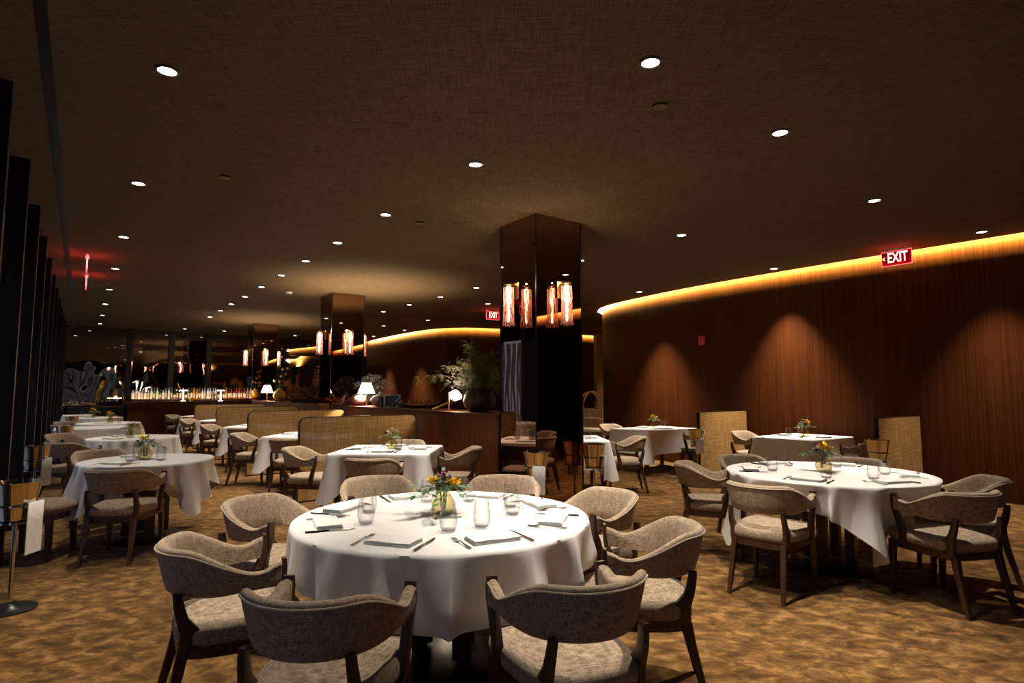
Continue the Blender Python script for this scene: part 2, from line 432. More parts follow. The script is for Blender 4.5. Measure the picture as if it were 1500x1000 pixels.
# ceiling slot along the window side
b = MB(); b.add([(*UV(a, c), HC-.004) for a, c in ((-6, -.30), (22.4, -.30), (22.4, -.24), (-6, -.24))], [(0, 1, 2, 3)])
struct(b.build('trim_40', M['black'], smooth=0))
# rear wall (behind the camera) with windows
p = UV(-6.45, 4.6); b = MB(); b.box((p[0], p[1], 1.8), (.1, 12.5, 3.64), UANG); struct(b.build('wall_rear', M['veneer'], smooth=0))
for i in range(5):
    p = UV(-6.37, -.1+1.6*i); b = MB(); b.box((p[0], p[1], 1.45), (.03, 1.45, 2.5), UANG); struct(b.build('window_%d' % (30+i), M['pane2'], smooth=0))
    curtain(lambda t, d, i=i: UV(-6.25+d, -.85+1.6*i+1.5*t), 1.5, 40+i)
# back wall: smoked wavy mirror between dark posts
bd = Vector((*UV(BW1[0]-BW0[0], BW1[1]-BW0[1]), 0)); blen = bd.length; bang = math.atan2(bd.y, bd.x); b0 = Vector((*UV(*BW0), 0))
b = MB(); c = b0 + bd*.5 + Vector((math.cos(bang+PI/2), math.sin(bang+PI/2), 0))*.06
b.box((c.x, c.y, 1.8), (blen, .12, 3.64), bang); struct(b.build('wall_back', M['backmirror'], smooth=0))
# passage end and tan panel
p = UV(13.2, 17.1); b = MB(); b.box((p[0], p[1], 1.8), (5.2, .1, 3.64), UANG); struct(b.build('wall_passage', M['veneer'], smooth=0))

# ---------------------------------------------------------------- pillars with sconces
def pillar(u, v, label):
    p = UV(u+.34, v+.34)
    r = thing('mirrored_pillar', label, 'pillar', (p[0], p[1], 0), UANG, 'mirror clad pillars down the room')
    b = MB(); b.box((0, 0, HC/2), (.68, .68, HC-.004)); b.build('mirror_cladding', M['mirror'], r, 0)
    b = MB()
    for sx in (-1, 1):
        for sy in (-1, 1): b.box((sx*.34, sy*.34, HC/2), (.012, .012, HC-.006))
    b.build('corner_trim', M['dark_metal'], r, 0)
    b = MB(); b.box((0, 0, .05), (.70, .70, .1)); b.build('plinth', M['black'], r, 0)
    return r
PIL = [(5.03, 4.0, 'tall black mirrored pillar, nearest and widest, behind the front round table'),
       (11.63, 4.0, 'black mirrored pillar in the middle, between the two long counters'),
       (18.36, 4.0, 'farthest and smallest black mirrored pillar, before the bottles of the bar')]
for a in PIL: pillar(*a)
def make_sconce():
    r = thing('wall_sconce', 'x', 'sconce', (0, 0, 0), 0, 'copper mesh sconces on the pillars')
    b = MB()          # bracket runs from wall (y=0) outward (+y)
    b.box((0, .008, -.06), (.085, .016, .19)); b.box((0, .05, -.01), (.03, .10, .03)); b.build('bracket', M['brass'], r)
    b = MB(); b.lathe([(.058, -.05), (.060, -.05), (.060, .0), (.058, .0)], 20, (0, .125, .02), False); b.build('glass_collar', M['glass'], r)
    b = MB(); b.lathe([(.001, -.005), (.05, -.005), (.05, .012), (.001, .012)], 16, (0, .125, .0)); b.build('cap', M['brass'], r)
    b = MB(); b.lathe([(.002, -.43), (.012, -.42), (.014, -.22), (.026, -.19), (.028, -.03), (.02, -.02)], 12, (0, .125, 0)); b.build('bulb', M['bulb'], r)
    b = MB(); rings = []
    for z, q in ((-.03, .060), (-.12, .060), (-.25, .061), (-.38, .063), (-.44, .067), (-.455, .074), (-.47, .072)):
        rings.append([(q*(1+.03*math.sin(7*a+z*9))*math.cos(a), .125+q*(1+.03*math.sin(7*a+z*9))*math.sin(a), z+(.012*math.sin(11*a) if z < -.43 else 0)) for a in [2*PI*j/28 for j in range(28)]])
    b.loft(rings, caps=False); b.build('mesh_shade', M['meshshade'], r)
    return r
sc = Proto(make_sconce())
names = ['nearest', 'middle', 'farthest']
for i, (u, v, _) in enumerate(PIL):
    for f, (du, dv, ang, lab) in enumerate(((.34, -.002, VANG+PI, 'window side face'), (-.002, .34, UANG+PI, 'front face'), (.34, .682, VANG, 'side facing the wood wall'), (.682, .34, UANG, 'back face'))):
        if i == 0 and f > 1: continue
        if f == 3: continue
        x, y = UV(u+du, v+dv)
        sc.put((x, y, 2.62), ang - PI/2, 'glowing copper mesh sconce on the %s of the %s mirrored pillar' % (lab, names[i]))
        q = .125
        point((x+q*math.cos(ang), y+q*math.sin(ang), 2.66), 13, (1, .72, .45), .004)

# ---------------------------------------------------------------- downlights
def make_down():
    r = thing('ceiling_downlight', 'x', 'ceiling light', (0, 0, 0), 0, 'recessed ceiling downlights')
    b = MB(); b.lathe([(.052, .0), (.072, .0), (.072, -.006), (.054, -.010), (.052, -.004)], 24, caps=False); b.build('trim_ring', M['black'], r)
    b = MB(); b.lathe([(.001, -.003), (.052, -.003), (.052, -.006), (.001, -.006)], 24, caps=False); b.build('lens', M['down'], r)
    return r
dl = Proto(make_down())
ORD = ['first', 'second', 'third', 'fourth', 'fifth', 'sixth', 'seventh', 'eighth', 'ninth', 'tenth', 'eleventh', 'twelfth']
def lights(row, pts, power, size=68):
    for i, q in enumerate(pts):
        u, v = q[0], q[1]; x, y = UV(u, v)
        dl.put((x, y, HC), 0, 'recessed ceiling downlight, %s from the camera in the %s' % (ORD[i], row))
        w = q[2] if len(q) > 2 else 1.
        spot((x, y, HC-.02), power*w, q[3] if len(q) > 3 else size, q[4] if len(q) > 4 else .55)
P0 = 350
lights('window side row', [(4.08, .33, .95)]+[(6.53+2.436*k, .34, .42) for k in range(7)], P0)
lights('long middle row', [(2.25, 2.68, 1.05), (4.23, 2.69, .9), (6.07, 2.67, 1.1), (7.62, 2.67, .9), (9.01, 2.67, .8), (10.37, 2.67, .8), (11.8, 2.68, .8), (13.22, 2.68, .8), (14.56, 2.67, .8), (15.93, 2.68, .8), (17.48, 2.69, .7)], P0)
spot((*UV(2.25, 1.5), HC-.02), P0*.46, 100)  # added spot with no fixture, brightens the front round table from overhead
lights('short row before the bar', [(21.3, 2.57, .25), (21.3, 3.72, .25), (21.6, 6.1, .3)], P0)
lights('row behind the nearest pillar', [(2.31, 4.24, 1.0), (2.60, 6.58, .9), (4.66, 6.08, .9), (6.50, 6.04, .9), (9.44, 6.04, .6), (10.83, 6.03, .6), (12.25, 6.01, .6), (13.7, 6.01, .6)], P0)
lights('wall washing row by the wood wall', [(2.35, 8.98, 1.5, 66, 1), (5.09, 8.99, 2.6, 68, 1), (7.91, 8.94, 2.9, 68, 1), (11.05, 7.39, .5), (14.64, 7.76, .5), (16.76, 7.37, .5), (17.55, 8.45, 3.5, 60, 1), (20.2, 8.5, 3.5, 60, 1)], P0)
b = [(2.58, 3.16, 'black ringed ceiling sensor high above the front round table'), (5.86, .98, 'small round ceiling sensor above the window side tables'), (6.14, 3.13, 'small round ceiling sensor in front of the nearest pillar')]
for u, v, lab in b:
    x, y = UV(u, v); r = thing('ceiling_sensor', lab, 'sensor', (x, y, HC), 0)
    m = MB(); m.lathe([(.001, 0), (.05, 0), (.05, -.012), (.044, -.014), (.001, -.014)], 24); m.build('cover', M['tan'], r)
    m = MB(); m.lathe([(.051, 0), (.056, 0), (.056, -.015), (.051, -.015)], 24, caps=False); m.build('ring', M['black'], r)
x, y = UV(12.06, 3.26); r = thing('smoke_detector', 'small white smoke detector on the ceiling near the middle pillar', 'smoke detector', (x, y, HC))
m = MB(); m.lathe([(.001, 0), (.07, 0), (.07, -.02), (.05, -.045), (.001, -.045)], 20); m.build('housing', M['white'], r)
m = MB(); m.lathe([(.001, -.045), (.02, -.045), (.02, -.055), (.001, -.055)], 12); m.build('sensor_cap', M['dark_metal'], r)

# ---------------------------------------------------------------- exit signs
def text_mesh(s, size, depth):
    cu = bpy.data.curves.new('lettering', 'FONT'); cu.body = s; cu.size = size; cu.extrude = depth; cu.align_x = 'CENTER'; cu.align_y = 'CENTER'; cu.offset = .004*size/.2
    t = bpy.data.objects.new('lettering', cu); COL.objects.link(t)
    dg = bpy.context.evaluated_depsgraph_get(); me = bpy.data.meshes.new_from_object(t.evaluated_get(dg))
    bpy.data.objects.remove(t); return me
EXM = text_mesh('EXIT', .2, .002); EXM.materials.clear(); EXM.materials.append(M['exitletter'])
ARM = text_mesh('<', .09, .002); ARM.materials.clear(); ARM.materials.append(M['exitletter'])
def exit_sign(u, v, ang, label, z=HC, arrow=True):
    x, y = UV(u, v)
    r = thing('exit_sign', label, 'exit sign', (x, y, z), ang, 'red exit signs under the ceiling')
    b = MB(); b.box((0, 0, -.018), (.30, .05, .034)); b.build('canopy', M['white'], r, 0)
    b = MB(); b.box((0, 0, -.132), (.37, .010, .200)); pn = b.build('panel', M['exitred'], r, 0)
    b = MB(); b.box((0, 0, -.2335), (.372, .012, .005)); b.box((.186, 0, -.132), (.004, .012, .2)); b.box((-.186, 0, -.132), (.004, .012, .2)); b.box((0, 0, -.034), (.37, .014, .006)); b.build('lit_edge', M['exitedge'], r, 0)
    for side in (0, 1):
        o = bpy.data.objects.new('lettering', EXM); COL.objects.link(o); o.parent = pn
        o.scale = (.62, .98, 1); o.rotation_euler = (PI/2, 0, PI*side); o.location = (.012*(1-2*side), -.007*(1-2*side), -.130)
        if arrow and side == 0:
            o = bpy.data.objects.new('arrow', ARM); COL.objects.link(o); o.parent = pn
            o.rotation_euler = (PI/2, 0, 0); o.location = (-.160, -.007, -.135); o.scale = (.6, 1, 1)
    l = bpy.data.lights.new('exit_glow', 'AREA'); l.energy = 3.0; l.color = (1, .02, .03); l.shape = 'RECTANGLE'; l.size = .36; l.size_y = .03
    o = bpy.data.objects.new('exit_glow', l); COL.objects.link(o); o.location = (x, y, z-.26); o.rotation_euler = (PI, 0, ang)
exit_sign(3.35, 9.09, UANG+PI, 'red EXIT sign with arrow hanging before the near curved wood wall')
exit_sign(10.5, -.03, UANG+PI, 'red exit sign seen edge-on near the window wall, higher of the two', arrow=False)
exit_sign(12.3, -.03, UANG+PI, 'red exit sign seen edge-on near the window wall, lower of the two', arrow=False)
exit_sign(11.9, 8.1, VANG, 'red exit sign half hidden behind the nearest mirrored pillar', arrow=False)
exit_sign(22.0, 8.75, VANG, 'small distant red exit sign beside the middle pillar', arrow=False)
# fire alarms on the wood walls
def alarm(u, v, z, ang, lab):
    x, y = UV(u, v); r = thing('fire_alarm', lab, 'fire alarm', (x, y, z), ang)
    b = MB(); b.box((0, 0, 0), (.12, .04, .17)); b.build('housing', M['alarm'], r, 0)
    b = MB(); b.box((0, -.021, .03), (.07, .004, .06)); b.build('strobe_lens', M['exitred'], r, 0)
    me = text_mesh('FIRE', .04, .001); me.materials.clear(); me.materials.append(M['white'])
    o = bpy.data.objects.new('lettering', me); COL.objects.link(o); o.parent = r; o.rotation_euler = (PI/2, 0, 0); o.location = (0, -.0225, -.055)
alarm(6.80, 9.40, 2.36, UANG+PI, 'small red fire alarm on the near curved wood wall')
alarm(22.6, 9.28, 2.0, UANG+PI, 'tiny red fire alarm at the end of the far curved wood wall')

# ---------------------------------------------------------------- dining chair
def make_chair():
    r = thing('dining_chair', 'x', 'chair')
    # plan curve of the backrest, s in [-1,1], 0 at the middle of the back
    a, bb, yb, ya = .262, .245, -.265, .15
    pts = []
    arc = [(a*math.sin(t), yb+bb-bb*math.cos(t)) for t in [R_(-90+180*i/40) for i in range(41)]]
    arm = [(a+.012*(k/6), yb+bb+(ya-yb-bb)*k/6) for k in range(1, 7)]
    plan = [(-x, y) for x, y in reversed(arm)] + arc + arm
    N = len(plan)
    d = [0.]
    for i in range(1, N): d.append(d[-1]+math.dist(plan[i], plan[i-1]))
    tot = d[-1]
    rings = []; pipe = []; pipe2 = []; sect = {}
    for i, (x, y) in enumerate(plan):
        s = abs(2*d[i]/tot-1)
        p0 = plan[max(i-1, 0)]; p1 = plan[min(i+1, N-1)]
        t = Vector((p1[0]-p0[0], p1[1]-p0[1])).normalized(); n = Vector((t.y, -t.x))    # outward
        zt = .772 - .112*smoothstep(.36, .84, s) + .030*smoothstep(.86, 1, s)
        zb = .572 + .018*smoothstep(.5, 1, s)
        lean = .050*(1-smoothstep(.55, 1., s)); th = .023
        ring = []
        for w, h in ((-1, .04), (-1.05, .3), (-1.05, .6), (-1, .86), (-.72, .955), (-.2, .995), (.35, .99), (.8, .95), (1, .89), (1.08, .6), (1.08, .3), (1, .05), (.6, .0), (-.6, .0)):
            z = zb+(zt-zb)*h; o = lean*(h-.35) + w*th*(1 if abs(w) > .5 else 1)
            ring.append((x+n.x*o, y+n.y*o, z))
        rings.append(ring); pipe.append((Vector(ring[8])+Vector((n.x*.002, n.y*.002, .001)))); pipe2.append(ring[3])
        sect[i] = (x, y, n, zt, zb, lean)
    b = MB(); b.loft(rings); br = b.build('backrest', M['fabric'], r, 60)
    b = MB(); b.tube(pipe, .0045, 6); b.build('piping', M['welt'], br)
    # seat cushion
    def seatplan(k=1., off=0.):
        o = []
        for i in range(48):
            t = 2*PI*i/48; c, s_ = math.cos(t), math.sin(t)
            e = .34
            px = math.copysign(abs(c)**e, c); py = math.copysign(abs(s_)**(.42 if s_ > 0 else .62), s_)
            w = .258 + .022*py
            o.append((px*w*k, .02+py*.255*k))
        return o
    b = MB(); rg = []
    for k, z in ((.97, .385), (1.0, .395), (1.012, .42), (1.0, .442), (.95, .457), (.8, .468), (.5, .474), (.02, .476)):
        rg.append([(x, y, z) for x, y in seatplan(k)])
    b.loft(rg); st = b.build('seat', M['fabric'], r, 60)
    b = MB(); b.loft([[(x, y, z) for x, y in seatplan(k)] for k, z in ((.93, .33), (.965, .335), (.975, .37), (.97, .388))]); b.build('seat_rail', M['walnut'], r)
    b = MB(); sp = seatplan(.995); cum = 0
    ring = sp+[sp[0]]; 
    for i in range(48):
        L = math.dist(ring[i], ring[i+1]); k = max(1, round(L/.020))
        for j in range(k):
            t = j/k; b.ball((ring[i][0]*(1-t)+ring[i+1][0]*t, ring[i][1]*(1-t)+ring[i+1][1]*t, .397), .0055, 5)
    b.build('nailhead_trim', M['nail'], st)
    for sx in (-1, 1):
        b = MB(); b.bar([(sx*.232, .225, .375, .046, .046), (sx*.234, .23, .28, .042, .042), (sx*.240, .242, 0, .026, .028)]); b.build('leg', M['walnut'], r)
        b = MB(); b.bar([(sx*.188, -.205, .375, .044, .044), (sx*.192, -.222, .28, .040, .042), (sx*.206, -.292, 0, .026, .028)]); b.build('leg', M['walnut'], r)
        # rear post: flares where it meets the seat and runs up into the backrest
        b = MB(); b.bar([(sx*.200, -.185, .37, .040, .075), (sx*.204, -.178, .44, .036, .085), (sx*.206, -.195, .465, .034, .065), (sx*.207, -.215, .50, .032, .046), (sx*.204, -.228, .55, .030, .040), (sx*.200, -.236, .60, .028, .034)]); b.build('back_post', M['walnut'], r)
        # arm post with the wooden plate that closes the arm
        b = MB(); b.bar([(sx*.262, .105, .37, .040, .054), (sx*.268, .112, .46, .040, .048), (sx*.272, .132, .54, .040, .040), (sx*.273, .150, .588, .044, .030), (sx*.273, .158, .62, .050, .024), (sx*.273, .161, .66, .052, .020), (sx*.273, .160, .702, .046, .016)]); b.build('arm_post', M['walnut'], r)
    for ch in [o for o in COL.objects if o.parent in (r, br, st)]:
        for q in ch.data.vertices: q.co.x *= .90
    return r
chair = Proto(make_chair())
CG = 'oatmeal tweed dining chairs'
SEATS = []
def put_chair(x, y, deg, label): SEATS.append((x, y, R_(deg)-PI/2)); chair.put((x, y, 0), R_(deg)-PI/2, label, CG)

# ---------------------------------------------------------------- tables and cloths
def round_table(x, y, R, label, cloth_label, drop, seed):
    t = thing('round_table', label, 'table', (x, y, 0), 0, 'round pedestal tables')
    b = MB(); b.lathe([(.001, .726), (R-.06, .726), (R-.052, .731), (R-.052, .740), (R-.06, .744), (.001, .744)], 64); b.build('tabletop', M['walnut'], t)
    b = MB()
    for k in range(4):
        a = PI/4+k*PI/2; b.box((.16*math.cos(a), .16*math.sin(a), .38), (.07, .07, .67), a)
    b.box((0, 0, .706), (.5, .5, .035)); b.build('pedestal', M['walnut'], t)
    b = MB(); b.lathe([(.001, 0), (.34, 0), (.34, .015), (.30, .03), (.001, .035)], 40); b.build('base', M['black'], t)
    rr = random.Random(seed); ph = [rr.random()*6.28 for _ in range(6)]
    N = 340; rings = []
    Rc = R+.004
    rid = []; th0 = rr.random()
    while th0 < 2*PI+.15:
        rid.append((th0, .06+.09*rr.random(), .55+.45*rr.random())); th0 += .22+.26*rr.random()
    def fold(th):
        m = 0
        for c_, w_, h_ in rid:
            dl_ = abs((th-c_+PI) % (2*PI)-PI); m = max(m, h_*max(0., 1-dl_/(1.9*w_))**1.25)
        return m
    A = [2*PI*j/N for j in range(N)]
    for k in (.02, .4, .75, .97): rings.append([(Rc*k*math.cos(a), Rc*k*math.sin(a), .7485) for a in A])
    rings.append([(Rc*math.cos(a), Rc*math.sin(a), .746) for a in A])
    dm = max(drop(a) for a in A); d0 = min(drop(a) for a in A)
    for t_ in (.04, .1, .18, .28, .4, .52, .64, .76, .88, 1.):
        ring = []
        for a in A:
            dd = drop(a); s_ = (dd-d0)/(dm-d0+1e-6) if dm-d0 > .15 else 0
            nz_ = noise.noise(Vector((3*math.cos(a)+seed, 3*math.sin(a), 2.2*dd*t_))); rad = Rc + .003 + (.150*fold(a)*min(1, dd/.24)**.5-.034)*t_**1.0*min(1, dd/.2) + .022*nz_*min(1, t_*3) + .06*s_**2*t_ 
            aa = a + .02*t_*math.sin(9*a+ph[3])
            ring.append((rad*math.cos(aa), rad*math.sin(aa), .744-dd*t_))
        rings.append(ring)
    b = MB(); b.loft(rings, caps=False); b.add([rings[0][j] for j in range(N)], [tuple(range(N))])
    c = b.build('tablecloth', M['cloth'], None, 75); c.location = (x, y, 0)
    tag(c, cloth_label, 'tablecloth', 'white cloths on the round tables')
def sq_drop(R, L, corner_deg, mx=.6):
    def f(a):
        q = a - R_(corner_deg+45); m = max(abs(math.cos(q)), abs(math.sin(q)))
        return min(mx, L/m - R)
    return f
def square_table(x, y, w, dpt, ang, label, cloth_label, seed, d0=.36):
    t = thing('square_table', label, 'table', (x, y, 0), ang, 'square dining tables')
    b = MB(); b.box((0, 0, .728), (w-.03, dpt-.03, .03)); b.build('tabletop', M['walnut'], t)
    for sx in (-1, 1):
        for sy in (-1, 1):
            b = MB(); b.box((sx*(w/2-.09), sy*(dpt/2-.09), .356), (.05, .05, .712)); b.build('leg', M['walnut'], t)
    rr = random.Random(seed); ph = [rr.random()*6.28 for _ in range(5)]
    hx, hy = w/2, dpt/2; rc = .03; per = []
    n1 = 26
    for (cx, cy, a0, ex, ey) in ((hx, hy, 0, -1, 0), (-hx, hy, 90, 0, -1), (-hx, -hy, 180, 1, 0), (hx, -hy, 270, 0, 1)):
        for k in range(7):
            a = R_(a0+90*k/6); sx, sy = math.copysign(1, cx), math.copysign(1, cy)
            per.append((cx-sx*rc+rc*math.cos(a), cy-sy*rc+rc*math.sin(a), math.cos(a), math.sin(a), 0.))
        L = 2*hx-2*rc if ex else 2*hy-2*rc
        nx, ny = math.cos(R_(a0+90)), math.sin(R_(a0+90))
        for k in range(1, n1):
            q = L*k/n1; dist = min(q, L-q)
            per.append((cx-math.copysign(rc, cx)*(1 if ex else 0)+ex*q - (0 if ex else 0), cy-math.copysign(rc, cy)*(1 if ey else 0)+ey*q, nx, ny, dist))
    n = len(per); rings = []
    for k in (.02, .5, .97): rings.append([(p[0]*k, p[1]*k, .7475) for p in per])
    rings.append([(p[0], p[1], .7455) for p in per])
    for t_ in (.03, .1, .2, .35, .5, .65, .8, .9, 1.):
        ring = []
        for i, p in enumerate(per):
            g = math.exp(-(p[4]/.10)**2); dd = d0*(1+.36*g)
            out = .006 + .012*t_ + .10*g*t_ + .008*math.sin(9*2*PI*i/n+ph[0])*t_ + .006*math.sin(17*2*PI*i/n+ph[1])*t_
            out -= .035*t_*math.exp(-((p[4]-.13)/.05)**2)
            ring.append((p[0]+p[2]*out, p[1]+p[3]*out, .7455-dd*t_))
        rings.append(ring)
    b = MB(); b.loft(rings, caps=False); b.add(rings[0], [tuple(range(n))])
    c = b.build('tablecloth', M['cloth'], None, 60); c.location = (x, y, 0); c.rotation_euler = (0, 0, ang)
    tag(c, cloth_label, 'tablecloth', 'white cloths on the square tables')

# ---------------------------------------------------------------- table settings
TZ = .7492
def make_glass():
    r = thing('stemless_glass', 'x', 'glass')
    b = MB(); b.lathe([(.018, .001), (.030, .004), (.039, .02), (.0435, .045), (.042, .075), (.037, .105), (.033, .135), (.0318, .135), (.0358, .105), (.0408, .075), (.0422, .045), (.0375, .021), (.029, .008), (.001, .007)], 28, caps=False); b.build('bowl', M['glass'], r)
    b = MB(); b.lathe([(.001, .0), (.019, .0), (.031, .0045), (.036, .013), (.031, .009), (.001, .0065)], 24, caps=False); b.build('thick_base', M['glassbase'], r)
    return r
def make_napkin(i):
    rr = random.Random(i); b = MB()
    w, d = .112, .062
    for k in range(4):
        z = .0005+k*.0046; e = .004*k; rings = []
        for x in [-w+e*.3+2*w*j/8 for j in range(9)]:
            rings.append([(x, y, z+q+.0012*math.sin(x*40+k)) for y, q in ((-d+.002*k, 0), (-d+.001*k-.003, .0022), (-d+.002*k, .0043), (d-.003*k, .0043), (d-.002*k, .0022), (d-.003*k, 0))])
        b.loft(rings)
    return tag(b.build('folded_napkin', M['napkin'], None, 60), 'x', 'napkin')
def make_fork():
    r = thing('dinner_fork', 'x', 'fork'); b = MB(); rg = []
    for y, w, z in ((-.10, .007, .002), (-.085, .0075, .0025), (-.03, .0035, .006), (.02, .003, .009), (.035, .007, .008), (.045, .012, .006), (.058, .0125, .004)):
        rg.append([(-w, y, z), (w, y, z), (w, y, z+.0022), (-w, y, z+.0022)])
    b.loft(rg); hd = b.build('handle', M['steel'], r)
    for k in range(4):
        b = MB(); x = -.0095+.0063*k; b.loft([[(x-.0018, y, z), (x+.0018, y, z), (x+.0015, y, z+.002), (x-.0015, y, z+.002)] for y, z in ((.055, .004), (.075, .003), (.095, .006))]); b.build('tine', M['steel'], hd)
    return r
def make_knife():
    r = thing('dinner_knife', 'x', 'knife'); b = MB()
    b.loft([[(-w, y, .001), (w, y, .001), (w*.7, y, .008), (-w*.7, y, .008)] for y, w in ((-.115, .006), (-.10, .0085), (-.03, .0065), (-.005, .006))]); b.build('handle', M['steel'], r)
    b = MB(); b.loft([[(-.006, y, .002), (w, y, .002), (w, y, .0042), (-.006, y, .0042)] for y, w in ((-.006, .006), (.03, .011), (.09, .010), (.115, .002), (.12, -.004))]); b.build('blade', M['steel'], r)
    return r
glass = Proto(make_glass()); napkin = Proto(make_napkin(1)); fork = Proto(make_fork()); knife = Proto(make_knife())
def setting(cx, cy, rN, deg, where, full=True, gl=True, goff=(.12, .33), turn=0., nap=True):
    """deg: direction from the table centre to the diner"""
    a = R_(deg); dx, dy = math.cos(a), math.sin(a); tx, ty = -dy, dx       # t: to the diner's right
    rz = a + PI/2
    def P(t, r): return (cx+dx*r+tx*t, cy+dy*r+ty*t, TZ)
    if nap: napkin.put(P(0, rN), rz+R_(turn), 'folded white napkin lying '+where, 'napkins on the set tables')
    if full:
        fork.put(P(-.15, rN-.005), rz, 'steel fork left of the napkin '+where, 'forks on the set tables')
        knife.put(P(.15, rN), rz, 'steel knife right of the napkin '+where, 'knives on the set tables')
    if gl: glass.put(P(goff[0], goff[1]), 0, 'clear stemless glass standing '+where, 'stemless glasses on the set tables')
def make_vase():
    b = MB(); prof = [(.030, .0), (.048, .008), (.062, .04), (.064, .06), (.054, .085), (.038, .105), (.034, .115), (.042, .135), (.047, .142), (.044, .142), (.031, .115), (.050, .084), (.060, .06), (.058, .04), (.044, .012), (.001, .010)]
    b.lathe(prof, 60, caps=False, ribs=15, ribamp=.035); b.lathe([(.001, .0), (.030, .0)], 60, caps=False)
    return tag(b.build('ribbed_vase', M['olive'], None, 50), 'x', 'vase')
vase = Proto(make_vase())
def make_bouquet(seed, blooms, sc_=1., droop=.8, big=None):
    sc_ *= 1.25; rr = random.Random(seed); r = thing('flower_bouquet', 'x', 'flowers', (0, 0, 0), 0, 'small bouquets on the tables')
    b = MB()
    for k in range(9):
        a = rr.random()*6.28; b.tube([(.012*math.cos(a), .012*math.sin(a), .03), (.02*math.cos(a), .02*math.sin(a), .12), (.05*math.cos(a)*sc_, .05*math.sin(a)*sc_, .17+.03*rr.random())], .0018, 5)
    b.build('stems', M['stem'], r)
    b = MB(); b2 = MB()
    for k in range(7 if seed == 1 else 3):
        a = k*6.28/(7 if seed == 1 else 3)+rr.random()*.5; L = (.09+(.08 if seed == 1 else .03)*rr.random())*sc_
        d = Vector((math.cos(a), math.sin(a), 0)); path = [Vector((0, 0, .135))+d*.02, Vector((0, 0, .155))+d*L*.55, Vector((0, 0, .15-droop*.05*rr.random()))+d*L]
        (b if k % 3 else b2).tube(path, .0012, 4)
        for q in range(9):
            t = .25+.75*q/8; p = path[0].lerp(path[1], min(1, t*2)) if t < .5 else path[1].lerp(path[2], t*2-1)
            sd = Vector((-d.y, d.x, 0))*(1 if q % 2 else -1)
            (b if k % 3 else b2).leaf(p, d*.8+sd*.7+Vector((0, 0, rr.uniform(-.7, .3))), (0, 0, 1), .042*sc_, .024*sc_)
    for k in range(110):
        a = rr.random()*6.28; e = rr.random(); p = Vector((.055*sc_*e*math.cos(a), .055*sc_*e*math.sin(a), .14+.085*rr.random()*(1.2-e)))
        b2.leaf(p, (math.cos(a), math.sin(a), rr.uniform(-.2, 1)), (0, 0, 1), .03*sc_, .012*sc_)
    b.build('eucalyptus_leaves', M['leaf'], r, 0); b2.build('small_foliage', M['sage'] if seed % 2 else M['leaf2'], r, 0)
    for k, (mat, rad, n_) in enumerate(blooms):
        for q in range(n_):
            a = rr.random()*6.28; e = rr.random()**.6; x_, y_ = .052*sc_*e*math.cos(a), .052*sc_*e*math.sin(a); z_ = .170+.055*(1-e)+.02*rr.random()
            if big and mat == 'yellow': x_, y_, z_ = big[q % len(big)]
            f = MB()
            f.ball((x_, y_, z_), rad*.55, 8, (1, 1, .8))
            for w in range(16 if rad > .015 else 7):
                t = rr.random()*6.28; el = rr.uniform(-.1, 1.2)
                f.leaf((x_+.3*rad*math.cos(t), y_+.3*rad*math.sin(t), z_), (math.cos(t)*math.cos(el), math.sin(t)*math.cos(el), math.sin(el)), (0, 0, 1), rad*1.05, rad*.8)
            f.build('blossom', M[mat], r, 0)
    return r
BQ = [make_bouquet(1, [('yellow', .033, 3), ('pink', .016, 3), ('pale', .009, 9), ('plum', .014, 3)], 1.05, 1.2, [(-.055, -.035, .185), (.050, -.045, .178), (.062, -.02, .175)]),
      make_bouquet(3, [('yellow', .036, 3), ('plum', .026, 3), ('pale', .018, 6)], 1.1, .6, [(-.02, -.05, .20), (.025, -.045, .19), (.0, -.03, .225)]),
      make_bouquet(5, [('yellow', .045, 1), ('plum', .018, 2)], 1.15, .9, [(.01, -.055, .215)]),
      make_bouquet(4, [('plum', .026, 3), ('pale', .018, 4)], 1.1, .4),
      make_bouquet(6, [('yellow', .034, 3), ('pale', .014, 3)], 1.0, .3, [(0, -.04, .19), (.03, -.01, .20), (-.03, -.02, .215)])]
BP = [Proto(o) for o in BQ]
def centre(x, y, kind, vlab, flab, rot=0.):
    vase.put((x, y, TZ), 0, vlab, 'ribbed olive glass vases'); BP[kind].put((x, y, TZ), rot, flab)

# ---- table 1: the front round table
T1 = (-.371, 3.244)
round_table(*T1, .775, 'front round table set for eight, largest in the photo', 'white cloth over the large front round table', lambda a: .275+.035*math.cos(a+R_(80)), 3)
for x, y, d, l in ((.21, 2.31, 113, 'near right'), (-.65, 2.17, 82, 'near left'), (-1.25, 2.73, 32, 'lower left'), (-1.40, 3.58, 342, 'upper left'), (-.95, 4.34, 296, 'far left'), (-.08, 4.36, 262, 'far right'), (.49, 3.80, 210, 'upper right'), (.62, 2.97, 171, 'lower right')):
    extra = {'near right': ', back turned', 'near left': ', back turned', 'lower left': ', turned right', 'upper left': ', facing right', 'far left': ', facing the camera', 'far right': ', facing the camera', 'upper right': ', facing left', 'lower right': ', turned left'}[l]
    put_chair(x, y, d, 'tweed armchair at the %s seat of the front round table%s' % (l, extra))
for d, l, g in ((-62, 'near right', (.06, .36)), (-105, 'near left', (.16, .34)), (-158, 'lower left', (.06, .42)), (165, 'upper left', (.05, .42)), (118, 'far left', (-.05, .40)), (70, 'far right', (.03, .40)), (28, 'upper right', (.02, .42)), (-14, 'lower right', (.10, .36))):
    setting(*T1, .60, d, 'at the %s seat of the front round table' % l, goff=g, turn=rnd.uniform(-6, 6))
centre(*T1, 0, 'ribbed olive glass vase in the middle of the front round table', 'yellow and magenta bouquet in the vase on the front round table')
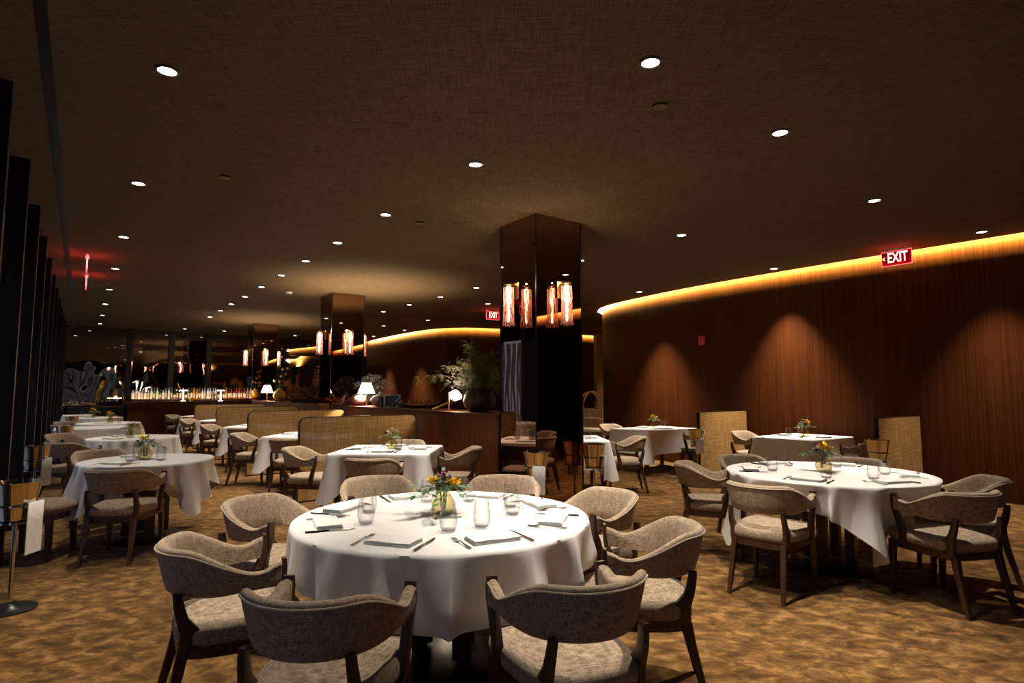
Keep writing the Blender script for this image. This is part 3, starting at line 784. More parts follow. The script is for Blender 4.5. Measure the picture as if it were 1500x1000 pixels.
# ---- table 2: round table on the right
T2 = (2.60, 4.93)
round_table(*T2, .775, 'round table on the right, in front of the wood wall', 'white cloth with a long hanging corner on the right round table', sq_drop(.775, .97, -88, .58), 11)
for x, y, d, l in ((1.87, 4.35, 45, 'near left seat of the right round table, back turned'), (2.96, 4.10, 102, 'near right seat of the right round table, back turned'), (3.42, 4.57, 157, 'rightmost seat of the right round table, facing left'), (1.79, 5.38, -17, 'leftmost seat of the right round table, facing right'), (2.34, 5.83, 285, 'far left seat of the right round table'), (3.20, 5.62, 230, 'far right seat of the right round table')):
    put_chair(x, y, d, 'tweed armchair at the '+l)
for d, l, g in ((-130, 'near left', (.08, .38)), (-72, 'near right', (.02, .42)), (-20, 'rightmost', (.0, .42)), (165, 'leftmost', (.05, .42)), (110, 'far left', (.0, .40)), (50, 'far right', (.0, .40))):
    setting(*T2, .58, d, 'at the %s seat of the right round table' % l, goff=g, turn=rnd.uniform(-6, 6))
centre(T2[0]-.02, T2[1], 1, 'ribbed olive glass vase on the right round table', 'bouquet with yellow and dark plum flowers on the right round table')
# ---- table 3, 4 and the far window side tables
T3 = (-3.57, 5.84)
round_table(*T3, .573, 'small round table on the left, nearest of the window side tables', 'white cloth with a drooping corner on the nearest window side table', sq_drop(.573, .80, -24, .46), 21)
put_chair(-3.35, 5.17, 99, 'tweed armchair before the nearest window side table, back turned')
put_chair(-4.40, 6.42, -37, 'oatmeal tweed armchair behind the nearest window side table, facing the camera')
for d, l, g in ((-100, 'front', (-.06, .16)), (140, 'back', (.02, .25)), (20, 'right', (-.18, .14))):
    setting(*T3, .38, d, 'at the %s place of the nearest window side table' % l, full=(l == 'front'), goff=g, nap=(l != 'right'))
centre(T3[0]-.02, T3[1]-.02, 2, 'ribbed glass vase on the nearest window side table', 'bouquet with one large yellow daisy on the nearest window side table')
b = thing('upholstered_stool', 'low upholstered tweed stool on dark legs beside the nearest wine bucket', 'stool', (-4.10, 5.17, 0), R_(8))
m = MB(); rg = []
for k, z in ((.95, .385), (1, .40), (1.01, .43), (.97, .452), (.85, .466), (.5, .474), (.02, .476)):
    rg.append([(math.copysign(abs(math.cos(t))**.5, math.cos(t))*.27*k, math.copysign(abs(math.sin(t))**.5, math.sin(t))*.24*k, z) for t in [2*PI*j/40 for j in range(40)]])
m.loft(rg); m.build('seat', M['fabric'], b, 60)
m = MB(); m.box((0, 0, .36), (.46, .40, .06)); m.build('seat_rail', M['walnut'], b, 0)
for sx in (-1, 1):
    for sy in (-1, 1):
        m = MB(); m.bar([(sx*.20, sy*.17, .37, .05, .05), (sx*.21, sy*.18, 0, .035, .035)]); m.build('leg', M['walnut'], b)
T4 = (-5.48, 8.59)
round_table(*T4, .573, 'second small round table along the window side', 'white cloth on the second window side table', sq_drop(.573, .80, 150, .4), 31)
put_chair(-5.72, 7.74, 80, 'tweed armchair before the second window side table, dark back turned')
put_chair(-6.72, 9.0, -12, 'oatmeal tweed armchair left of the second window side table, facing right')
setting(*T4, .36, -100, 'at the front place of the second window side table', full=False, goff=(-.12, .2)); setting(*T4, .36, 150, 'at the left place of the second window side table', full=False, goff=(0, .3))
centre(T4[0]+.02, T4[1]-.1, 3, 'ribbed glass vase on the second window side table', 'leafy dark bouquet on the second window side table')
TD = UV(13.35, .2)
square_table(*TD, .95, 1.14, UANG, 'square table by the window fins, between two round tables', 'cloth falling straight down the front of the window side square table', 5, .42)
TC = (-8.45, 12.4); TB = (-10.5, 14.93)
round_table(*TC, .563, 'third small round table along the window side', 'white cloth on the third window side round table', sq_drop(.563, .80, 60, .4), 41)
round_table(*TB, .56, 'farthest small round table along the window side', 'white cloth on the farthest window side round table', sq_drop(.56, .80, 40, .4), 51)
put_chair(-8.62, 11.52, 78, 'tweed armchair before the third window side round table, back turned')
put_chair(-9.35, 12.55, -15, 'oatmeal tweed armchair left of the third window side round table')
centre(TC[0]+.1, TC[1]-.1, 4, 'ribbed glass vase on the third window side round table', 'yellow flower bouquet on the third window side round table')
centre(TB[0], TB[1]-.1, 4, 'ribbed glass vase on the farthest window side round table', 'yellow flower bouquet on the farthest window side round table')
setting(*TC, .32, -80, 'at the front of the third window side round table', full=False, goff=(.25, .1)); setting(*TB, .32, -80, 'at the front of the farthest window side round table', full=False, goff=(.3, .0))
TA = UV(20.4, -.05)
square_table(*TA, .7, .7, UANG, 'farthest square table in the window corner', 'white cloth on the farthest square table in the window corner', 6, .36)
glass.put((TA[0]+.2, TA[1]-.1, TZ), 0, 'clear glass on the farthest square table in the window corner', 'stemless glasses on the set tables')

# ---- booth tables with rattan screens
ST = ['nearest', 'second', 'third', 'fourth', 'farthest']
def uoff(k): return (k*2.88*UX, k*2.88*UY)
for k in range(5):
    ox, oy = uoff(k); x, y = -1.42+ox, 6.88+oy; w = ST[k]
    square_table(x, y, 1.08, 1.08, R_(-1.5), '%s square table in the row of rattan screens' % w, 'white cloth with pointed corners on the %s screen row table' % w, 60+k, .38)
    put_chair(x+.03, y-.90, 90+rnd.uniform(-5, 5), 'tweed armchair at the front of the %s screen row table, back turned' % w)
    put_chair(x-.90, y-.04, rnd.uniform(-5, 5), 'oatmeal tweed armchair at the left of the %s screen row table, facing right' % w)
    if k == 0:
        put_chair(x+.76, y, 180, 'oatmeal tweed armchair at the right of the nearest screen row table, by the wood counter')
        put_chair(x+.02, y+.80, 270, 'oatmeal tweed armchair behind the nearest screen row table, facing the camera')
        for d, g in ((-90, (.14, .20)), (180, (-.12, .24)), (0, (.0, .25)), (90, (-.06, .26))):
            setting(x, y, .36, d, 'at the %s side of the nearest screen row table' % {-90: 'front', 180: 'left', 0: 'right', 90: 'back'}[d], goff=g)
        centre(x+.02, y+.04, 3, 'ribbed olive glass vase on the nearest screen row table', 'green and plum bouquet on the nearest screen row table', 1.)
    else:
        setting(x, y, .36, -90, 'at the front side of the %s screen row table' % w, full=False, goff=(.14, .15)); setting(x, y, .36, 180, 'at the left side of the %s screen row table' % w, full=False, gl=False)
def rounded_panel(mb, w, h, th, rc, inset=0., z0=0.):
    prof = [(-w/2+inset, z0)]
    for cx, s_, a0 in ((-w/2+rc, -1, 180), (w/2-rc, 1, 90)):
        for k in range(9):
            a = R_(a0-90*k/8); prof.append((cx+(rc-inset)*math.cos(a), h-rc+(rc-inset)*math.sin(a)))
    prof.append((w/2-inset, z0))
    return mb.loft([[(x, y, z) for x, z in prof] for y in (-th/2, th/2)])
def screen(u, v0, v1, label, rc=.10):
    x, y = UV(u, (v0+v1)/2); w = v1-v0
    r = thing('rattan_screen', label, 'screen', (x, y, 0), VANG, 'woven rattan screens between the tables')
    b = MB(); rounded_panel(b, w, 1.08, .05, rc); b.build('frame', M['dark_metal'], r, 30)
    b = MB(); rounded_panel(b, w, 1.08, .062, rc, .012, .02); b.build('rattan_panel', M['rattan'], r, 30)
for k in range(4):
    screen(7.76+2.88*k, 2.27, 3.94, '%s of the four rattan screens standing in a row at the counter' % ['nearest', 'second', 'third', 'farthest'][k])
screen(5.94, 8.05, 9.38, 'rattan screen on the right, between the two wall tables', .04)
screen(3.32, 8.10, 9.42, 'rightmost rattan screen, standing against the dark wood wall', .04)
# ---- right hand tables by the wood wall
x, y = UV(7.10, 8.35); square_table(x, y, .84, 1.36, UANG, 'square table at the wood wall, left of the rattan screen', 'pale cloth on the left wall table, its corner hanging low', 71, .40)
for d, s_, l in ((0, .0, 'left'), (180, 0, 'right')):
    setting(x, y, .26, d+math.degrees(UANG), 'at the %s side of the left wall table' % l, full=False, goff=(-.3 if l == 'left' else .28, .05))
centre(x, y, 4, 'ribbed olive glass vase on the left wall table', 'yellow bouquet on the left wall table by the wood wall')
a = math.degrees(UANG)
q = UV(8.05, 8.35); put_chair(q[0], q[1], a+180, 'oatmeal tweed armchair behind the left wall table, facing right')
q = UV(6.31, 8.62); put_chair(q[0], q[1], a, 'oatmeal tweed armchair between the left wall table and the rattan screen')
x, y = UV(4.53, 8.62); square_table(x, y, .90, 1.16, UANG, 'square table at the wood wall between two rattan screens', 'cloth on the wall table between the two right rattan screens', 72, .42)
for d, l in ((0, 'left'), (180, 'right')):
    setting(x, y, .30, d+a, 'at the %s side of the wall table between rattan screens' % l, full=False, goff=(.22 if l == 'left' else -.25, .1))
centre(x+.02, y, 1, 'ribbed olive glass vase on the wall table between rattan screens', 'yellow and plum bouquet on the wall table between rattan screens', 1.2)
q = UV(5.36, 8.62); put_chair(q[0], q[1], a+180, 'oatmeal tweed armchair left of the wall table between rattan screens')
q = UV(3.69, 8.55); put_chair(q[0], q[1], a, 'dark backed tweed armchair right of the wall table between rattan screens')
x, y = .78, 8.47; square_table(x, y, 1.04, 1.04, R_(2), 'square table half hidden behind the nearest mirrored pillar', 'white cloth on the table behind the nearest mirrored pillar', 73, .38)
put_chair(1.60, 8.48, 180, 'oatmeal tweed armchair at the table behind the nearest mirrored pillar, facing left')
setting(x, y, .36, 0, 'at the right side of the table behind the pillar', full=False, gl=False); glass.put((1.05, 8.25, TZ), 0, 'clear stemless glass on the table behind the nearest pillar', 'stemless glasses on the set tables')

# ---------------------------------------------------------------- wine buckets
def make_bucket():
    r = thing('wine_bucket', 'x', 'wine bucket', (0, 0, 0), 0, 'steel wine buckets on stands')
    b = MB(); b.lathe([(.001, .575), (.085, .575), (.092, .58), (.128, .81), (.133, .818), (.133, .824), (.128, .824), (.124, .812), (.088, .59), (.001, .586)], 40, caps=False); b.build('bucket', M['bucket'], r)
    s_ = MB(); s_.lathe([(.112, .668), (.118, .668), (.118, .678), (.112, .678)], 32, caps=False); s_.lathe([(.001, .555), (.10, .555), (.10, .572), (.001, .572)], 24)
    s_.tube([(0, 0, .02), (0, 0, .56)], .013, 10); s_.build('stand', M['steel'], r)
    b = MB(); b.lathe([(.001, 0), (.15, 0), (.15, .008), (.05, .02), (.02, .05), (.001, .05)], 32); b.build('base', M['black'], r)
    return r
bk = Proto(make_bucket())
def bucket(x, y, lab, tow=None):
    bk.put((x, y, 0), 0, lab)
    if tow:
        a, tl = R_(tow[0]), tow[1]
        b = MB(); rings = []
        rad = .118
        for t, z, o in ((0, .48, .007), (.12, .57, .009), (.35, .685, .012), (.5, .692, .004), (.65, .685, -.0085), (.8, .66, -.010)):
            ring = []
            for s_ in range(9):
                w = (s_/8-.5)*.125; rr_ = rad+o*(1 if o > 0 else 1)+.003*math.sin(s_*1.7)
                rr_ = rad + o + (.003*math.sin(s_*1.9) if t < .3 else 0)
                ring.append((rr_*math.cos(a)-w*math.sin(a), rr_*math.sin(a)+w*math.cos(a), z - (tow[2] if len(tow) > 2 else .08)*(1 if t == 0 else 0)))
            rings.append(ring)
        m = MB(); m.loft(rings, caps=False, closed=False)
        # second layer so the towel has thickness
        m.loft([[(p[0]*1.0+.004*math.cos(a), p[1]+.004*math.sin(a), p[2]+.002) for p in ring] for ring in rings], caps=False, closed=False)
        o = m.build('service_towel', M['towel'], None, 60); o.location = (x, y, 0)
        tag(o, tl, 'towel', 'white towels on the wine bucket stands')
bucket(-3.27, 3.95, 'polished steel wine bucket, largest, cut by the left edge of the photo', (0, 'white towel hanging from the leftmost wine bucket', .12))
bucket(-5.17, 6.46, 'steel wine bucket behind the leftmost one, before the dark window fins', (-5, 'white towel hanging from the second window side wine bucket', .08))
bucket(*UV(14.1, -.37-.0) if False else UV(12.6, -.2), 'small steel wine bucket beside the window side square table')
bucket(*UV(17.0, -.15), 'tiny farthest steel wine bucket along the window fins')
bucket(.235, 5.85, 'steel wine bucket standing before the nearest mirrored pillar', (-80, 'white towel on the wine bucket before the nearest mirrored pillar', .06))
bucket(.92, 6.70, 'steel wine bucket at the right edge of the nearest mirrored pillar', (-20, 'white towel on the wine bucket right of the pillar', .06))
q = UV(5.72, 7.72); bucket(q[0], q[1], 'steel wine bucket beside the left rattan screen on the right', (-90, 'white towel on the wine bucket beside the right side rattan screen', .02))
q = UV(3.22, 7.86); bucket(q[0], q[1], 'steel wine bucket beside the rightmost rattan screen')

# ---------------------------------------------------------------- counters between the pillars
def credenza(u0, u1, label):
    x, y = UV((u0+u1)/2, 4.34); L = u1-u0
    r = thing('wood_counter', label, 'counter', (x, y, 0), UANG, 'dark wood counters between the pillars')
    b = MB(); b.box((0, 0, .57), (L, .66, 1.10)); b.build('body', M['credenza'], r, 0)
    b = MB(); b.box((0, 0, 1.128), (L, .68, .02)); b.build('top', M['credenza'], r, 0)
    b = MB(); b.box((0, 0, .03), (L-.02, .62, .06)); b.build('plinth', M['black'], r, 0)
    b = MB(); b.box((-L/2-.008, 0, .569), (.014, .68, 1.138)); b.build('end_trim', M['dark_metal'], r, 0)
credenza(5.76, 11.60, 'long dark wood counter between the nearest and the middle pillar')
credenza(12.36, 18.32, 'long dark wood counter between the middle and the farthest pillar')
CZ = 1.139
def table_lamp(u, v, label, s_=1., power=14, tilt=False):
    x, y = UV(u, v); r = thing('table_lamp', label, 'table lamp', (x, y, CZ), 0, 'small lit table lamps on the counters')
    b = MB(); b.lathe([(.001, 0), (.055*s_, 0), (.055*s_, .012), (.016, .02), (.013, .15*s_), (.013, .22*s_), (.006, .225*s_), (.006, .27*s_)], 20); b.build('lamp_base', M['copper'] if not tilt else M['brass'], r)
    b = MB(); b.lathe([(.165*s_, .24*s_), (.085*s_, .45*s_), (.083*s_, .45*s_), (.163*s_, .24*s_)], 32, caps=False); b.build('lamp_shade', M['shade'], r)
    b = MB(); b.ball((0, 0, .32*s_), .028, 10); b.build('bulb', M['bulb'], r)
    point((x, y, CZ+.35*s_), power, (1, .78, .52), .03)
table_lamp(10.46, 4.28, 'lit table lamp with white tapered shade on the counter, near the middle pillar', .95, 480)
x, y = UV(7.23, 4.18)
r = thing('table_lamp', 'small lamp with bright tilted shade beside the large clay pot', 'table lamp', (x, y, CZ), 0, 'small lit table lamps on the counters')
b = MB(); b.lathe([(.001, 0), (.05, 0), (.05, .01), (.012, .016), (.011, .26), (.001, .262)], 16); b.tube([(0, 0, .255), (.03, -.01, .27), (.06, -.02, .262)], .006, 8); b.build('lamp_base', M['copper'], r)
b = MB(); b.ball((.088, -.028, .215), .078, 16, (1, 1, .98)); b.ball((.135, .0, .20), .05, 12); b.build('lamp_shade', M['shade'], r)
point((x+.09, y-.12, CZ+.24), 22, (1, .78, .52), .06)
table_lamp(17.16, 4.14, 'lit table lamp with white shade before the farthest pillar', .95, 260)
# clay pot with feathery branches
def pot(name, u, v, prof, mat, label, cat, ribs=0):
    x, y = UV(u, v); b = MB(); b.lathe(prof, 36, caps=False); o = b.build(name, mat, None, 50); o.location = (x, y, CZ); return tag(o, label, cat)
pot('clay_pot', 6.72, 4.36, [(.001, 0), (.12, 0), (.20, .06), (.225, .15), (.20, .24), (.14, .29), (.13, .31), (.145, .33), (.13, .33), (.115, .31), (.12, .28), (.001, .26)], M['clay'], 'large round brown clay pot on the counter beside the nearest pillar', 'pot')
def branches():
    rr = random.Random(17); x, y = UV(6.72, 4.36)
    r = thing('feathery_branches', 'large spray of yellow-green feathery branches in the brown clay pot', 'plant', (x, y, CZ))
    b = MB(); f = MB(); f2 = MB()
    ends = [(-.14, -.05, .92), (-.05, .1, .80), (-.80, -.05, .46), (-.42, -.1, .60), (-.40, -.2, .38), (-.2, -.22, .52), (.1, .12, .62), (.32, .15, .62), (.38, .0, .42), (.18, -.2, .45), (.02, .25, .72), (-.25, .15, .68), (-.30, -.25, .22), (.3, -.15, .28), (-.05, -.28, .38), (.45, .2, .52), (-.1, 0., .7), (.15, 0, .78)]
    for e in ends:
        E = Vector(e); c = Vector((E.x*.3, E.y*.3, E.z*.75+.22)); p0 = Vector((E.x*.05, E.y*.05, .26))
        path = [p0*(1-t)**2 + c*2*t*(1-t) + E*t*t for t in [i/10 for i in range(11)]]
        b.tube(path, [.007*(1-.8*i/10)+.001 for i in range(11)], 5)
        for i in range(3 if e[0] > -.6 else 7, 11):
            for q in range(7):
                d = Vector((rr.uniform(-1, 1), rr.uniform(-1, 1), rr.uniform(-.9, .5))).normalized()
                p = path[i] + d*.02; L = .07+.06*rr.random()
                for w in range(7):
                    t = w/6; pp = p+d*L*t + Vector((0, 0, -.03*t*t))
                    for sgn in (-1, 1):
                        sd = d.cross(Vector((rr.random()-.5, rr.random()-.5, 1))).normalized()*sgn
                        (f if rr.random() < .62 else f2).leaf(pp, sd+d*.6, (0, 0, 1), .030, .011)
    b.build('twigs', M['dried'], r); f.build('green_foliage', M['leaf2'], r, 0); f2.build('dark_foliage', M['leaf'], r, 0)
branches()
# objects along the counter top
pot('pale_gourd_vase', 10.15, 4.45, [(.001, 0), (.10, 0), (.19, .06), (.20, .12), (.16, .18), (.05, .22), (.045, .26), (.035, .26), (.035, .2), (.001, .19)], M['cream'], 'squat pale gourd vase behind the white lamp', 'vase')
pot('dusty_pink_gourd', 10.72, 4.24, [(.001, 0), (.06, .0), (.13, .05), (.145, .12), (.12, .19), (.05, .225), (.02, .235), (.001, .235)], M['pinkclay'], 'round dusty pink gourd left of the white lamp', 'gourd')
x, y = UV(9.15, 4.2); r = thing('picture_frame', 'small wooden picture frame leaning on the counter beside the white lamp', 'picture frame', (x, y, CZ), R_(10))
b = MB()
for cx, cz, w, h in ((-.13, .11, .02, .22), (.13, .11, .02, .22), (0, .01, .28, .02), (0, .21, .28, .02)): b.box((cx, 0, cz), (w, .025, h))
b.build('frame', M['cream'], r, 0); b = MB(); b.box((0, .006, .11), (.25, .008, .19)); b.build('picture', M['photo'], r, 0)
b = MB(); b.box((-.18, .03, .09), (.05, .15, .18)); 
o = b.build('blue_book', M['photo'], None, 0); o.location = (x-.02, y+.03, CZ); tag(o, 'small dark blue book standing beside the picture frame', 'book')
x, y = UV(8.35, 4.3); r = thing('long_dark_tray', 'long dark boat shaped tray of dried pods on the counter', 'tray', (x, y, CZ), R_(8))
b = MB(); b.loft([[(xx, yy*w, z) for yy, z in ((-.10, .05+e), (-.06, .005+e*.6), (.06, .005+e*.6), (.10, .05+e), (.085, .055+e), (.05, .02+e*.6), (-.05, .02+e*.6), (-.085, .055+e))] for xx, w, e in ((-.36, .1, .05), (-.30, .5, .025), (-.15, 1, .0), (.15, 1, 0), (.30, .5, .025), (.38, .1, .055))]); b.build('tray_body', M['black'], r)
rr = random.Random(3)
pods = thing('dried_pods', 'dried brown pods and twigs heaped in the long dark tray', 'dried plant', (x, y, CZ), R_(8)); b = MB()
for k in range(26):
    xx, yy = rr.uniform(-.24, .26), rr.uniform(-.05, .05); a_ = rr.random()*6.28
    b.tube([(xx, yy, .05), (xx+.05*math.cos(a_), yy+.03*math.sin(a_), .075+.05*rr.random()), (xx+.10*math.cos(a_), yy+.04*math.sin(a_), .08+.06*rr.random())], [.004, .009, .002], 5)
b.build('pods', M['dried'], pods)
x, y = UV(7.72, 4.18); b = MB(); b.tube([(0, 0, .012), (.10, .02, .05), (.26, .05, .12)], [.012, .010, .006], 8); o = b.build('driftwood_stick', M['amber'], None); o.location = (x, y, CZ); tag(o, 'pale slanting stick on the counter left of the tilted lamp', 'stick')
x, y = UV(9.0, 4.05); b = MB()
b.tube([(-.08, 0, 0), (-.03, 0, .07), (.03, 0, .11)], [.006, .012, .012], 8); b.tube([(.03, 0, .11), (.08, 0, .16), (.07, .01, .19)], [.014, .02, .008], 8); b.tube([(.03, 0, .11), (.10, 0, .06), (.15, 0, .0)], [.012, .010, .006], 8); b.tube([(-.03, 0, .06), (-.02, 0, .0)], [.009, .006], 8)
o = b.build('metal_bird_sculpture', M['steel'], None); o.location = (x+.12, y-.03, CZ); tag(o, 'small shiny metal animal sculpture beside the picture frame', 'sculpture')
x, y = UV(11.2, 4.1); r = thing('dried_red_stems', 'spiky bunch of dried red stems lying on the counter by the middle pillar', 'dried plant', (x, y, CZ)); b = MB(); b2 = MB()
for k in range(34):
    a_ = rr.random()*6.28; e = rr.random(); L = .14+.16*rr.random(); p = Vector((rr.uniform(-.12, .22), rr.uniform(-.08, .08), .01)); d = Vector((math.cos(a_), .4*math.sin(a_), .2+.7*e)).normalized()
    (b if k % 4 else b2).tube([p, p+d*L*.6+Vector((0, 0, .02)), p+d*L], [.008, .007, .002], 5)
b.build('red_stems', M['chilli'], r); b2.build('pale_stems', M['driedpale'], r)
x, y = UV(11.0, 4.52); r = thing('grey_dried_bouquet', 'airy grey dried flower bouquet behind the white lamp', 'dried plant', (x, y, CZ)); b = MB(); f = MB()
for k in range(90):
    a_ = rr.random()*6.28; e = rr.random()**.5; T = Vector((.42*e*math.cos(a_)+.12, .25*e*math.sin(a_), .30+.26*(1-e*e)+.05*rr.random()))
    b.tube([(0, 0, .02), (T.x*.35, T.y*.35, .2), T], .0012, 3)
    for q in range(7): f.ball(T+Vector((rr.uniform(-.03, .03), rr.uniform(-.03, .03), rr.uniform(-.03, .03))), .006, 4)
b.build('stems', M['greydry'], r, 0); f.build('flower_heads', M['greydry'], r, 0)['kind'] = 'stuff'
# far counter
pot('yellow_vase', 16.95, 4.42, [(.001, 0), (.09, 0), (.16, .08), (.17, .17), (.12, .27), (.06, .31), (.06, .34), (.05, .34), (.05, .30), (.001, .28)], M['amber'], 'yellow vase glowing behind the far white lamp', 'vase')
x, y = UV(16.95, 4.42); r = thing('dried_alliums', 'tall orange dried allium stems in the yellow vase', 'dried plant', (x, y, CZ)); b = MB(); f = MB()
for tx_, tz_ in ((-.16, .55), (-.02, .52), (.06, .85), (.19, .88), (.14, .72), (.02, .66)):
    b.tube([(0, 0, .28), (tx_*.5, 0, .28+(tz_-.28)*.5), (tx_, .02, tz_)], .005, 5); g_ = MB(); g_.ball((tx_, .02, tz_+.02), .042, 10); g_.build('flower_head', M['allium'], r)
for k in range(30): f.leaf((.12+rr.uniform(-.05, .1), .05, .42+rr.uniform(-.05, .12)), (rr.uniform(-1, 1), rr.uniform(-1, 1), rr.random()), (0, 0, 1), .07, .05)
b.build('stems', M['stem'], r); f.build('dried_leaves', M['allium'], r)
for i, (u, v, s_, l) in enumerate(((14.75, 4.2, 1., 'left'), (14.15, 4.25, 1.05, 'middle'), (13.55, 4.3, 1.15, 'right'))):
    x, y = UV(u, v); r = thing('dried_hydrangea', 'round clump of dried brown hydrangea in a low pot, %s of three' % l, 'dried plant', (x, y, CZ), 0, 'dried hydrangea clumps on the far counter')
    b = MB(); b.lathe([(.001, 0), (.08, 0), (.11, .05), (.10, .10), (.001, .09)], 20); b.build('pot', M['clay'], r)
    b = MB()
    for k in range(260):
        a_, e = rr.random()*6.28, math.acos(rr.uniform(-.5, 1)); d = Vector((math.sin(e)*math.cos(a_), math.sin(e)*math.sin(a_), math.cos(e)))
        b.leaf(Vector((0, 0, .2*s_))+d*.13*s_*rr.uniform(.75, 1), d+Vector((rr.uniform(-1, 1), rr.uniform(-1, 1), rr.uniform(-1, 1)))*.6, (0, 0, 1), .05, .04)
    b.build('flower_head', M['dried'], r, 0)
x, y = UV(13.25, 4.5); r = thing('pale_dried_branch', 'pale dried flower branches standing left of the middle pillar', 'dried plant', (x, y, CZ)); b = MB(); f = MB()
b.lathe([(.05, 0), (.075, .06), (.08, .2), (.04, .28), (.035, .3)], 16)
for k in range(16):
    a_ = rr.random()*6.28; T = Vector((.18*math.cos(a_)-.10, .12*math.sin(a_), .42+.38*rr.random()))
    b.tube([(0, 0, .25), (T.x*.4, T.y*.4, .4), T], .003, 4)
    for q in range(16):
        f.leaf(T+Vector((rr.uniform(-.06, .06), rr.uniform(-.05, .05), rr.uniform(-.12, .03))), (rr.uniform(-1, 1), rr.uniform(-1, 1), rr.uniform(-.3, 1)), (0, 0, 1), .035, .025)
b.build('vase_and_stems', M['dried'], r); f.build('blossoms', M['driedpale'], r, 0)
x, y = UV(15.9, 4.2); r = thing('black_cake_stand', 'small black stand beside the far white lamp', 'stand', (x, y, CZ)); b = MB()
b.lathe([(.001, 0), (.06, 0), (.06, .008), (.012, .015), (.012, .085), (.001, .085)], 20); b.build('foot', M['black'], r); b = MB(); b.lathe([(.001, .085), (.17, .085), (.175, .1), (.001, .098)], 28); b.build('plate', M['black'], r)

# ---------------------------------------------------------------- bar
x, y = UV(19.75, 2.45)
r = thing('bar_counter', 'long dark wood bar counter before the lit bottles', 'bar counter', (x, y, 0), VANG)
b = MB(); b.box((0, 0, .53), (2.75, .55, 1.06)); b.build('body', M['credenza'], r, 0)
b = MB(); b.box((0, 0, 1.085), (2.95, .70, .05)); b.build('top', M['credenza'], r, 0)
b = MB(); b.box((.0, -.30, .18), (2.7, .03, .03)); b.build('foot_rail', M['brass'], r, 0)
x, y = UV(21.6, 3.9)
r = thing('back_bar', 'low back bar cabinet carrying the rows of bottles', 'cabinet', (x, y, 0), VANG)
b = MB(); b.box((0, 0, .56), (5.2, .5, 1.12)); b.build('cabinet_body', M['credenza'], r, 0)
b = MB(); b.box((0, 0, 1.15), (5.2, .52, .03)); b.build('lit_shelf', M['credenza'], r, 0)
b = MB(); b.box((0, -.262, 1.15), (5.2, .006, .016)); b.build('shelf_edge', M['brass'], r, 0)
lamp = bpy.data.lights.new('back_bar_lamp', 'AREA'); lamp.energy = 7; lamp.color = (1, .62, .34); lamp.shape = 'RECTANGLE'; lamp.size = 4.6; lamp.size_y = .03
o = bpy.data.objects.new('back_bar_lamp', lamp); COL.objects.link(o); q = UV(21.30, 3.2); o.location = (q[0], q[1], 1.19); o.rotation_euler = (R_(108), 0, VANG)
BC = {'clear': ((.85, .88, .88), .15), 'green': ((.05, .35, .10), .2), 'brown': ((.22, .08, .02), .2), 'red': ((.55, .05, .02), .25), 'blue': ((.25, .55, .75), .2), 'dark': ((.03, .03, .035), .2), 'amber': ((.70, .32, .04), .25)}
BM = {}
for k, (c, e) in BC.items(): BM[k] = pmat('bottle_'+k, c, .12, 0, .6)
BM['label'] = pmat('paper_label', (.75, .70, .60), .7)
def bottle_proto(col, shape):
    r = thing('spirit_bottle', 'x', 'bottle', (0, 0, 0), 0, 'bottles on the back bar')
    R, H, N_ = ((.035, .30, .5), (.039, .28, .55), (.032, .34, .62), (.037, .36, .55))[shape]
    b = MB(); b.lathe([(.001, 0), (R, 0), (R, H*N_), (R*.8, H*(N_+.10)), (.016, H*(N_+.2)), (.014, H*.93), (.017, H*.94), (.017, H), (.001, H)], 16); b.build('glass_body', BM[col], r)
    b = MB(); b.lathe([(R*1.015, H*.12), (R*1.015, H*(N_-.08))], 16, caps=False); b.build('paper_label', BM['label'], r)
    b = MB(); b.lathe([(.001, H*.95), (.018, H*.95), (.018, H*1.03), (.001, H*1.03)], 10); b.build('cap', BM['dark'] if shape % 2 else M['brass'], r)
    return r
seq = ['clear', 'clear', 'clear', 'clear', 'clear', 'clear', 'clear', 'green', 'clear', 'green', 'clear', 'blue', 'clear', 'green', 'dark', 'dark', 'dark', 'clear', 'dark', 'brown', 'dark', 'amber', 'amber', 'brown', 'clear', 'blue', 'clear', 'clear', 'blue', 'clear', 'dark', 'amber', 'brown', 'amber', 'dark', 'red', 'dark', 'red', 'red', 'brown', 'red', 'red', 'amber', 'red', 'brown', 'red', 'clear', 'green', 'red', 'clear', 'green', 'clear', 'amber', 'green']
protos = {}; cnt = {}
OR2 = 'first second third fourth fifth sixth seventh eighth ninth tenth eleventh twelfth thirteenth fourteenth fifteenth sixteenth seventeenth eighteenth nineteenth twentieth'.split()
NUMW = 'one two three four five six seven eight nine ten eleven twelve thirteen fourteen fifteen sixteen seventeen eighteen nineteen twenty'.split()
for i, c in enumerate(seq):
    sh = rnd.randrange(4); key = (c, sh)
    if key not in protos: protos[key] = Proto(bottle_proto(c, sh))
    v = 1.28 + i*.0795 if i < 44 else 1.28+i*.0795+.12
    x, y = UV(21.55+.06*(i % 2)-.03, v)
    cnt[c] = cnt.get(c, 0)+1
    cw = {'clear': 'clear glass', 'green': 'green', 'brown': 'brown', 'red': 'red', 'blue': 'pale blue', 'dark': 'black', 'amber': 'amber'}[c]
    tail = ('next to the '+{'clear': 'clear', 'green': 'green', 'brown': 'brown', 'red': 'red', 'blue': 'blue', 'dark': 'black', 'amber': 'amber'}[seq[i-1]]+' one') if i else 'at the left end'
    o = protos[key].put((x, y, 1.166), rnd.random()*6, '%s %s spirit bottle from the left on the back bar' % (OR2[cnt[c]-1], cw))
